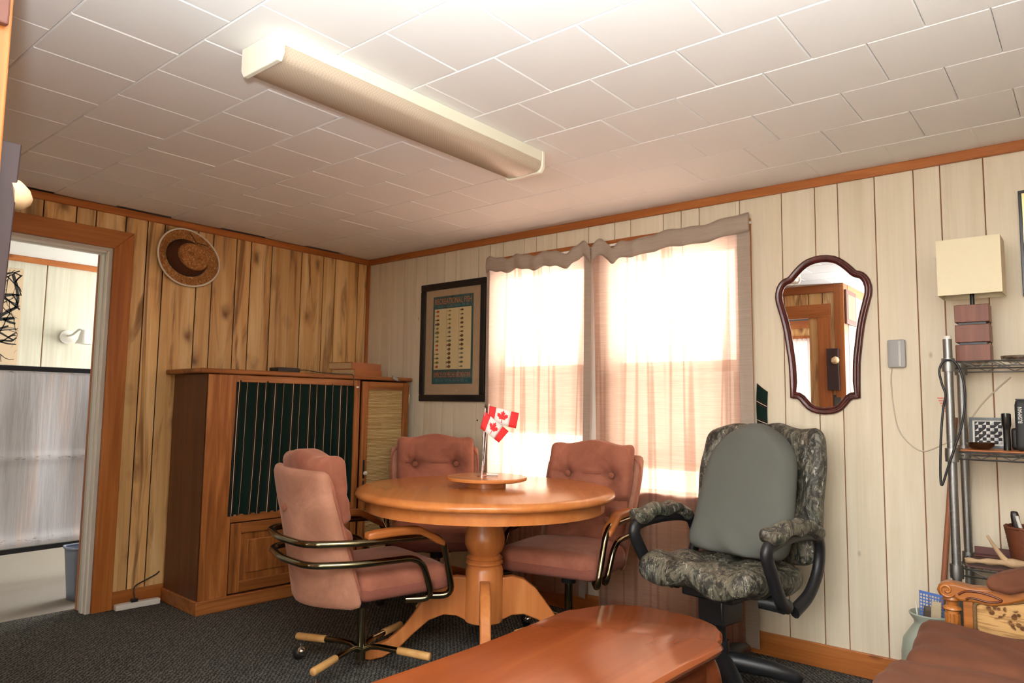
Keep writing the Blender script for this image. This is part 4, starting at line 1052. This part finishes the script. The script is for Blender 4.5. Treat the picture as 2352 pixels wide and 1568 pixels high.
# things on the middle shelf (board top at 1.0185)
ZM = 1.0190
fp = thing('framed_print', 'small black-framed black and white patterned print on the middle wire shelf', 'picture', (3.974, -.135, ZM))
tl = .10
def lean(x, y, z): return (x, y+z*tl, z)
for a, b, c, e in ((-.062, .062, 0, .010), (-.062, .062, .108, .118), (-.062, -.052, .010, .108), (.052, .062, .010, .108)):
    M().box(a, b, -.012, 0, c, e).xf(lean).obj('frame_side', BLACKF, fp, smooth=0)
M().box(-.052, .052, -.004, -.001, .010, .108).xf(lean).obj('paper', plain('white_paper', srgb(224, 222, 214), .8), fp, smooth=0)
INK = plain('grey_black_ink', srgb(52, 50, 54), .8); INK2 = plain('pale_grey_ink', srgb(186, 184, 182), .8)
def slab(pts, nm, mt, lift=0): return M().prism(pts, -.0048-lift, -.0042-lift, lambda u, v, w: (u, w, v)).xf(lean).obj(nm, mt, fp, smooth=0)
rr_ = random.Random(5)
cells = 7
for i in range(cells):
    for j in range(cells):
        u, v = -.045+.090*(i+.5)/cells, .016+.086*(j+.5)/cells
        if ((u/.047)**4+((v-.059)/.045)**4) > 1: continue
        h = .0064; q = [(u-h, v-h), (u+h, v-h), (u+h, v+h), (u-h, v+h)]
        if (i+j) % 2: slab(q, 'ink_patch', INK)
        elif rr_.random() < .6: slab(q[:3], 'ink_patch', INK2)
        else: slab([q[0], q[2], q[3]], 'ink_patch', INK)
fl = thing('flashlight', 'black cylindrical flashlight standing on the middle wire shelf', 'flashlight', (4.046, -.28, ZM))
M().lathe([(0, 0), (.0115, 0), (.0115, .075), (.0125, .082), (.0155, .095), (.0155, .134), (.013, .136), (0, .136)], 24).obj('body', plain('gloss_black', (.008, .008, .009), .12), fl, smooth=45)
M().cyl((0, 0, .130), (0, 0, .1365), .0125, n=20).obj('lens', m_glass('torch_lens', (.7, .7, .7), .3), fl)
bc = thing('binocular_case', 'black case with white lettering standing on the middle wire shelf', 'case', (4.125, -.25, ZM))
M().rbox((.105, .07, .185), .012, 5, (0, 0, .0925)).obj('case_body', plain('matte_black_case', (.012, .013, .013), .6), bc, smooth=50)
M().box(-.05, .05, -.012, .012, .184, .190).obj('flap', BLACKP, bc, bevel=.002)
text_mesh('BUSHMAN', .058, .013, 'lettering', plain('white_ink', srgb(225, 225, 218), .7), bc, lambda u, v: (-.036-v, -.0358, .130+u))
tag(M().rbox((.028, .05, .080), .008, 4, (4.066, -.17, ZM+.0402)).obj('camera_pouch', BLACKP, smooth=50), 'small black pouch between flashlight and case on the middle shelf', 'pouch')
tag(M().lathe([(0, 0), (.030, 0), (.043, .012), (.047, .024), (.043, .024), (.038, .012), (0, .006)], 28, (3.962, -.27, ZM+.001)).obj('brown_dish', plain('brown_glaze', srgb(50, 30, 18), .15), smooth=50), 'shallow dark brown glazed dish in front of the small print', 'dish')

# things on the lower shelf (board top at .5965)
ZL = .5970
bk = thing('wicker_basket', 'dark wicker basket on the lower wire shelf', 'basket', (4.092, -.19, ZL))
WK = plain('dark_wicker', srgb(104, 54, 30), .6, noise=.4, nscale=60)
def bask(u, v):
    a = 2*PI*u; ns = 28
    r = (.052+.022*v)*(1+.035*math.sin(a*ns+PI*(int(v*18) % 2)))
    return (r*math.cos(a), r*math.sin(a), .001+.135*v)
M().grid(bask, 224, 18).obj('woven_side', WK, bk, smooth=80, solid=.004)
M().lathe([(0, .0), (.05, .0), (.05, .004), (0, .004)], 24).obj('bottom', WK, bk)
M().tube([(.074*math.cos(2*PI*k/40), .074*math.sin(2*PI*k/40), .136+.002*math.sin(k*2.5)) for k in range(40)], .005, 8, closed=True).obj('rim', WK, bk, smooth=80)
tag(M().rbox((.028, .02, .185), .010, 5, (4.068, -.185, ZL+.100), lambda x, y, z: (x-.10*(z-ZL), y, z)).obj('hair_brush', plain('black_red_plastic', srgb(34, 16, 16), .4), smooth=50), 'dark red and black brush standing in the wicker basket', 'brush')
tag(M().tube([(4.10, -.212, ZL+.012), (4.058, -.212, ZL+.178)], [.007, .006], 10).obj('marker_pen', plain('pale_plastic', srgb(206, 204, 196), .4), smooth=60), 'white pen leaning in the wicker basket', 'pen')
tag(M().tube(bez([(3.900, -.312, ZL+.011), (3.95, -.305, ZL+.013), (4.01, -.302, ZL+.017), (4.07, -.302, ZL+.019), (4.16, -.305, ZL+.018), (4.26, -.31, ZL+.014)], 6), [.009+.0025*math.sin(k*.9)+.006*math.exp(-((k-17)/6)**2) for k in range(31)], 10).add(*(lambda m: (m.v, m.f))(M().tube(bez([(4.035, -.302, ZL+.018), (4.018, -.30, ZL+.035), (3.995, -.298, ZL+.068), (3.972, -.296, ZL+.108)], 6), [.013-.0005*k for k in range(19)], 10))).obj('driftwood', plain('bleached_driftwood', srgb(176, 146, 112), .8, noise=.35, nscale=24, bump=.6), smooth=80), 'forked bleached driftwood stick lying on the lower wire shelf', 'driftwood')
tag(M().box(3.905, 4.03, -.085, -.078, ZL, ZL+.032).box(3.905, 4.03, -.13, -.085, ZL, ZL+.005).obj('letter_tray', plain('brown_red_tray', srgb(92, 54, 48), .6), bevel=.001), 'low reddish-brown tray edge behind the driftwood', 'tray')
tag(M().tube([(3.752, -.105, .0), (3.848, -.018, 1.135)], [.012, .010], 8).obj('walking_stick', plain('reddish_stick', srgb(150, 92, 62), .6, noise=.2, nscale=20), smooth=60), 'slim reddish wooden stick leaning on the wall behind the shelf post', 'stick')

# stoneware crock
ck = thing('stoneware_crock', 'grey-green stoneware crock on the floor beside the wire shelves', 'crock', (3.772, -.25, 0))
GLZ = plain('grey_green_glaze', srgb(158, 164, 150), .3, noise=.12, nscale=6)
M().lathe([(0, 0), (.078, 0), (.098, .05), (.106, .14), (.106, .22), (.098, .275), (.072, .315), (.058, .335), (.060, .350), (.072, .366), (.076, .376), (.072, .380), (.066, .374), (.054, .345), (.066, .312), (.088, .27), (.095, .2), (.085, .03), (0, .02)], 40).obj('body', GLZ, ck, smooth=60)
BLUE = plain('blue_plastic', srgb(40, 90, 168), .4)
fs_ = thing('fly_swatter', 'blue plastic fly swatter with slotted paddle in the crock', 'fly swatter', (3.780, -.245, .04))
m = M()
pw, ph = .082, .085
for k in range(9): m.box(-pw/2+k*(pw-.003)/8, -pw/2+k*(pw-.003)/8+.003, -.001, .001, .325, .325+ph)
for k in range(8): m.box(-pw/2, pw/2, -.001, .001, .325+k*(ph-.003)/7, .325+k*(ph-.003)/7+(.010 if k == 7 else .004))
m.xf(lambda x, y, z: (x-.004, y-.02+(z-.3)*.1, z-.10*x)); m.obj('slotted_paddle', BLUE, fs_, smooth=0, weld=False); 
M().box(-.012, .012, -.0225, -.0195, .0, .33).obj('handle', BLUE, fs_, bevel=.001)
tag(M().rbox((.034, .006, .115), .003, 3, (3.762, -.278, .352), lambda x, y, z: (x+.08*(z-.3), y, z)).obj('brown_wallet', plain('brown_leather', srgb(70, 54, 40), .6), smooth=50), 'dark brown leather case tucked in the crock', 'case')
tag(M().rbox((.034, .004, .135), .002, 3, (3.79, -.283, .365), lambda x, y, z: (x+.06*(z-.3), y, z)).obj('beige_card', plain('beige_card_stock', srgb(176, 160, 130), .8), smooth=50), 'beige folded card tucked in the crock', 'card')
tag(M().cyl((3.731, -.255, .30), (3.722, -.255, .415), .003, n=8).obj('white_pencil', WHITE, smooth=60), 'thin white stick poking out of the crock', 'stick')

# lazy susan and flags on the round table
SX, SY, SZ = 2.065, -.93, TZ
ls = thing('lazy_susan', 'round pine lazy susan in the middle of the round table', 'turntable', (SX, SY, SZ+.0005))
M().lathe([(0, 0), (.09, 0), (.09, .026), (0, .026)], 40).obj('foot', TABLEZ, ls, smooth=45)
M().lathe([(0, .029), (.175, .029), (.188, .034), (.190, .042), (.186, .048), (0, .049)], 64).obj('tray', TABLEW, ls, smooth=45)
M().cyl((0, 0, .026), (0, 0, .029), .05, n=24).obj('bearing', CHROME, ls)
ZS_ = SZ+.050
rx, ry = .771, .636
def fp_(dx, z, d=0.0): return (SX+rx*dx-(-ry)*-d*-1*0-ry*0+(.636*d), SY+ry*dx-.771*d, z)
REDF = plain('flag_red', srgb(226, 44, 48), .7); WHF = plain('flag_white', srgb(238, 234, 230), .7)
leafh = [(0, .50), (.085, .33), (.155, .37), (.115, .14), (.235, .265), (.265, .205), (.40, .235), (.355, .10), (.41, .065), (.20, -.11), (.225, -.19), (.022, -.155), (.030, -.44)]
leaf = leafh+[(-x, y) for x, y in leafh[::-1][:-1]]
def flag(label, A, B, C_, D_, base, top, d, curl):
    # A hoist top, B hoist bottom, C fly bottom, D fly top as (dx,z)
    f = thing('flag', label, 'flag', fp_(base[0], base[1], d), group='little paper flags on the lazy susan')
    L0 = Vector(f.location)
    def P_(u, v, o=0.0):
        x = (A[0]*(1-v)+B[0]*v)*(1-u)+(D_[0]*(1-v)+C_[0]*v)*u; z = (A[1]*(1-v)+B[1]*v)*(1-u)+(D_[1]*(1-v)+C_[1]*v)*u
        return tuple(Vector(fp_(x, z, d+curl*math.sin(u*PI*1.3)+o))-L0)
    for u0, u1, mt, nm in ((0, .25, REDF, 'red_band'), (.25, .75, WHF, 'white_field'), (.75, 1, REDF, 'red_band')):
        M().grid(lambda u, v: P_(u0+(u1-u0)*u, v), 6, 4).obj(nm, mt, f, smooth=80, solid=.0006)
    nl = len(leaf)
    vs = [P_(.5+x*.46, .5-y*.86, .0012) for x, y in leaf]+[P_(.5+x*.46, .5-y*.86, -.0012) for x, y in leaf]
    M().add(vs, [tuple(range(nl)), tuple(range(2*nl-1, nl-1, -1))]+[(i, (i+1) % nl, nl+(i+1) % nl, nl+i) for i in range(nl)]).obj('maple_leaf', REDF, f, smooth=0)
    M().tube([tuple(Vector(fp_(base[0], base[1], d))-L0), tuple(Vector(fp_(top[0], top[1], d))-L0)], .0022, 8).obj('stick', WHF, f, smooth=60)
    return f
flag('upper small Canadian flag, spread flat above the other', (.003, 1.158), (-.010, 1.083), (.134, 1.051), (.148, 1.124), (-.020, ZS_+.002), (.004, 1.165), -.012, .006)
flag('drooping small Canadian flag in front of the other', (-.016, 1.132), (-.035, 1.052), (.054, .984), (.100, 1.038), (-.024, ZS_+.002), (-.013, 1.145), .014, .008)
fh = thing('flag_holder', 'small red and silver stand holding the paper flags', 'stand', fp_(-.022, ZS_, 0))
M().lathe([(0, 0), (.024, 0), (.024, .003), (.006, .005), (.0055, .022), (.008, .026), (.0055, .030), (.0065, .045), (.004, .050), (0, .050)], 20).obj('stem', plain('red_silver', (.7, .35, .33), .18, .9), fh, smooth=45)
for k, (a, b) in enumerate(((-.012, .10), (.010, .13), (-.006, .155), (.014, .09), (-.016, .075))):
    M().tube(bez([(0, 0, .045), (-a*.5*ry, a*.5*rx, .07), (-a*1.1*ry, a*1.1*rx, b), (-a*1.3*ry, a*1.3*rx, b+.03)], 5), .0013, 6).obj('wire_stalk', BRASSD if k % 2 else BLACKP, fh, smooth=80)
tag(M().rbox((.055, .032, .010), .002, 3, (0, 0, 0)).xf(lambda x, y, z: (SX-.005+rx*x-ry*y*.8, SY+.045+ry*x+rx*y*.8, ZS_+.0055+z)).obj('match_box', WHITE, smooth=40), 'small white packet lying on the lazy susan', 'packet')

# on top of the oak cabinet (top at 1.345)
ZC = 1.3455
tag(M().rbox((.10, .16, .034), .006, 4, (.33, -.915, ZC+.0175)).obj('black_receiver', BLACKP, smooth=50), 'small black receiver box on top of the oak cabinet', 'receiver')
tag(M().tube(bez([(.36, -.84, ZC+.02), (.38, -.80, ZC+.024), (.42, -.72, ZC+.012), (.47, -.63, ZC+.006), (.535, -.565, ZC+.005), (.557, -.553, ZC-.004), (.562, -.551, ZC-.04), (.556, -.550, ZC-.08)], 8), .0026, 6).obj('black_cable', BLACKP, smooth=80), 'thin black cable trailing from the receiver over the cabinet edge', 'cable')
def book(label, cx, cy, z, w, d, t, rz, cov, nm='book'):
    b = thing(nm, label, 'book', (cx, cy, z), rz, 'old books on the cabinet')
    M().box(-d/2+.004, d/2-.004, -w/2+.004, w/2-.004, .004, t-.004).obj('page_block', plain('old_pages', srgb(196, 168, 124), .9, noise=.15, nscale=80), b, smooth=0)
    M().box(-d/2, d/2, -w/2, w/2, 0, .0035).obj('cover', cov, b, smooth=0)
    M().box(-d/2, d/2, -w/2, w/2, t-.0035, t).obj('cover', cov, b, smooth=0)
    M().box(d/2-.004, d/2, -w/2, w/2, .0035, t-.0035).obj('spine', cov, b, smooth=0)
COVA = plain('tan_cover', srgb(168, 106, 70), .7, noise=.2); COVB = plain('brown_cover', srgb(178, 112, 66), .7, noise=.2)
book('thick tan book at the bottom of the stack on the cabinet', .38, -.385, ZC, .30, .20, .042, R(14), COVB)
book('thick worn tan book on top of the stack on the cabinet', .375, -.395, ZC+.0425, .29, .21, .046, R(9), COVA)
cl = thing('spring_clip', 'grey spring clip hanging over the cabinet front edge', 'clip', (.568, -.21, ZC))
M().rbox((.012, .05, .024), .004, 3, (.008, 0, -.010), lambda x, y, z: (x, y, z-.35*y)).obj('jaw', GREYP, cl, smooth=50)
M().tube([(.010, .024, -.022), (.012, .040, -.026), (.008, .052, -.018)], .003, 6).obj('handle_wire', BRASSD, cl, smooth=60)

# power bar and cord on the floor
pbz = thing('power_bar', 'long white power bar on the carpet by the doorway casing', 'power bar', (.066, -1.625, 0), R(-4))
M().rbox((.045, .235, .032), .005, 4, (0, 0, .017)).obj('case', WHITE, pbz, smooth=50)
M().box(-.012, .012, -.035, .0, .032, .05).obj('plug', BLACKP, pbz, bevel=.003)
tag(M().tube(bez([(.066, -1.64, .052), (.060, -1.645, .085), (.050, -1.635, .115), (.040, -1.58, .135), (.034, -1.52, .155), (.030, -1.495, .17)], 8), .0035, 6).obj('appliance_cable', BLACKP, smooth=80), 'black cord rising from the white power bar behind the cabinet', 'cord')

# rack at the end of the partition, left edge of the view
rk = thing('coat_rack', 'purplish-brown painted board with pale wooden peg on the partition end', 'coat rack', (2.56, -3.05, 1.0))
PUR = plain('purple_brown_paint', srgb(54, 35, 38), .5, noise=.2, nscale=14)
M().box(-.06, .036, -.022, .022, .33, .69).xf(lambda x, y, z: (x, y+.03*(z-.69), z)).obj('board', PUR, rk, smooth=0, bevel=.003)
M().tube([(.012, .010, .585), (.010, .028, .588), (.008, .037, .592), (.006, .040, .596)], [.032, .034, .027, .014], 9).obj('wooden_peg', plain('pale_birch', srgb(232, 200, 158), .6, noise=.15, nscale=20), rk, smooth=40)
p3 = thing('picture_frame', 'reddish-brown wooden frame on the return wall by the pine corner post', 'picture', (2.645, -3.25, 1.905))
M().box(0, .018, -.15, .166, 0, .30).obj('frame', plain('red_brown_frame', srgb(104, 62, 50), .5), p3, smooth=0, bevel=.004)
M().box(.018, .020, -.11, .125, .04, .26).obj('print', plain('landscape_print', srgb(120, 120, 96), .7), p3, smooth=0)
# two small pictures on the partition, seen in the mirror
for k, (z, lab) in enumerate(((1.12, 'small dark picture high beside the second doorway'), (.84, 'small dark picture low beside the second doorway'))):
    q = thing('picture_frame', lab, 'picture', (2.575, -3.091, z))
    M().box(-.04, .035, 0, .016, 0, .17 if k == 0 else .24).obj('frame', BLACKF, q, smooth=0, bevel=.003)
    M().box(-.028, .024, .016, .018, .014, .15 if k == 0 else .22).obj('print', plain('grey_print', srgb(84, 88, 82), .7), q, smooth=0)
cs_ = tag(M().grid(lambda u, v: (1.40+.34*u, -5.44+.02*math.sin(u*40), 2.02-1.9*v), 60, 6).obj('sheer_curtain', m_curtain('sheer_white', srgb(220, 210, 205), (.9, .85, .82), .5, .05), smooth=80), 'white sheer curtain at the bright window beyond the second doorway', 'curtain')

# ================================================================== NEXT ROOM
tp = thing('tree_poster', 'tall beige poster of black bare branches on the next room wall', 'poster', (-2.068, -2.05, 1.42))
M().box(0, .004, -.36, .36, 0, .735).obj('paper', plain('poster_beige', srgb(206, 182, 150), .8, noise=.08, nscale=8), tp, smooth=0)
rb = random.Random(12); br_ = M()
def branch(y, z, a, ln, w, dep):
    n = 7; pts = []
    for i in range(n+1):
        pts.append((y, z, w*(1-.55*i/n))); y += math.cos(a)*ln/n; z += math.sin(a)*ln/n; a += rb.uniform(-.28, .28)
        if dep and i in (2, 4, 6): branch(y, z, a+rb.choice((-1, 1))*rb.uniform(.5, 1.0), ln*.6, w*.5, dep-1)
    for i in range(n):
        (y0, z0, w0), (y1, z1, w1) = pts[i], pts[i+1]
        if not all(-.355 < q < .355 for q in (y0, y1)) or not all(.005 < q < .73 for q in (z0, z1)): continue
        d = Vector((y1-y0, z1-z0)); nn = Vector((-d.y, d.x)).normalized()
        br_.add([(.0046, y0-nn.x*w0, z0-nn.y*w0), (.0046, y1-nn.x*w1, z1-nn.y*w1), (.0046, y1+nn.x*w1, z1+nn.y*w1), (.0046, y0+nn.x*w0, z0+nn.y*w0)], [(0, 1, 2, 3)])
for (y, z, a, ln, w, dp) in ((-.3, .05, .35, .75, .022, 3), (-.1, .28, .35, .5, .02, 3), (-.3, .2, .1, .7, .012, 3), (-.2, .45, .5, .6, .012, 3), (.05, .5, .2, .35, .010, 3), (-.1, .6, .0, .5, .010, 3), (.1, .62, .6, .3, .008, 2), (.0, .15, .3, .35, .010, 2)):
    branch(y, z, a, ln, w, dp)
bo = br_.obj('branches', plain('branch_ink', (.012, .011, .011), .8), tp, smooth=0); bo['kind'] = 'stuff'
sc = thing('wall_sconce', 'white wall sconce with bell shade in the next room', 'wall lamp', (-2.068, -1.36, 1.66))
M().cyl((0, 0, 0), (.014, 0, 0), .055, n=28).obj('backplate', WHITE, sc, smooth=40)
M().tube(bez([(.012, .0, .01), (.06, .02, .02), (.10, .05, .06), (.11, .075, .055)], 6), .008, 8).obj('arm', WHITE, sc, smooth=80)
M().lathe([(.012, .065), (.022, .060), (.032, .03), (.040, -.01), (.058, -.042), (.062, -.05), (.056, -.046), (.036, -.01), (.028, .03), (.012, .058)], 28, (.11, .085, -.005)).obj('bell_shade', WHITE, sc, smooth=60)
cot = thing('folded_cot', 'stained white canvas cot on its side in a black frame in the next room', 'cot', (-.92, -2.0, 0), R(3))
def m_canvas():
    t = NT('stained_white_canvas'); v = t.coord((1, 5, .5)); n = t.noise(v, 2.5, 4); n2 = t.noise(t.coord((1, 6, 18)), 3, 5, .7)
    col = t.ramp(n, [(.3, srgb(206, 206, 212)), (.5, srgb(226, 226, 230)), (.7, srgb(236, 224, 220))])
    z = t.sep(t.coord())[2]; d0 = None
    for zc in (.28, .79, 1.335):
        d = t.ramp(t.math('ABSOLUTE', t.math('SUBTRACT', z, zc)), [(.0, (1, 1, 1)), (.028, (0, 0, 0))])
        d0 = d if d0 is None else t.math('ADD', d0, d)
    st = t.math('MULTIPLY', d0, t.ramp(n2, [(.56, (0, 0, 0)), (.66, (.8, .8, .8))]))
    col = t.mix(st, col, srgb(112, 84, 62)); t.bump(n, .3, .02)
    return t.done(col, .8, 0, .2)
def canv(u, v):
    y = -.85+1.55*u; z = .245+1.09*v
    band = .012*math.exp(-((z-.79)/.03)**2)+.018*math.exp(-((z-.27)/.035)**2)
    return (.012+.010*math.sin(y*16)*math.sin(PI*v)+band, y, z)
M().grid(canv, 120, 60).obj('canvas', m_canvas(), cot, smooth=80)
for nm, z in (('top_rail', 1.352), ('bottom_rail', .225)): M().box(-.012, .022, -.87, .72, z-.016, z+.016).obj(nm, BLACKP, cot, bevel=.004)
for y in (-.86, .70): M().box(-.012, .018, y-.014, y+.014, 0, 1.36).obj('leg', BLACKP, cot, bevel=.004)
bn = thing('waste_bin', 'blue-grey plastic waste bin on the pale carpet of the next room', 'bin', (-.36, -1.745, .002))
BG = plain('blue_grey_plastic', srgb(132, 146, 168), .5)
def binf(u, v):
    a = 2*PI*u; q = max(abs(math.cos(a)), abs(math.sin(a)))**-.55; r = (.085+.025*v)*q
    return (r*math.cos(a)*.85, r*math.sin(a), .30*v)
M().grid(binf, 64, 6).obj('wall', BG, bn, smooth=60, solid=.003)
M().tube([(lambda p: (p[0]*1.03, p[1]*1.03, .298))(binf(k/64, 1)) for k in range(64)], .007, 8, closed=True).obj('rim', BG, bn, smooth=80)
M().lathe([(0, .003), (.075, .003), (.075, .007), (0, .007)], 24).obj('bottom', BG, bn)
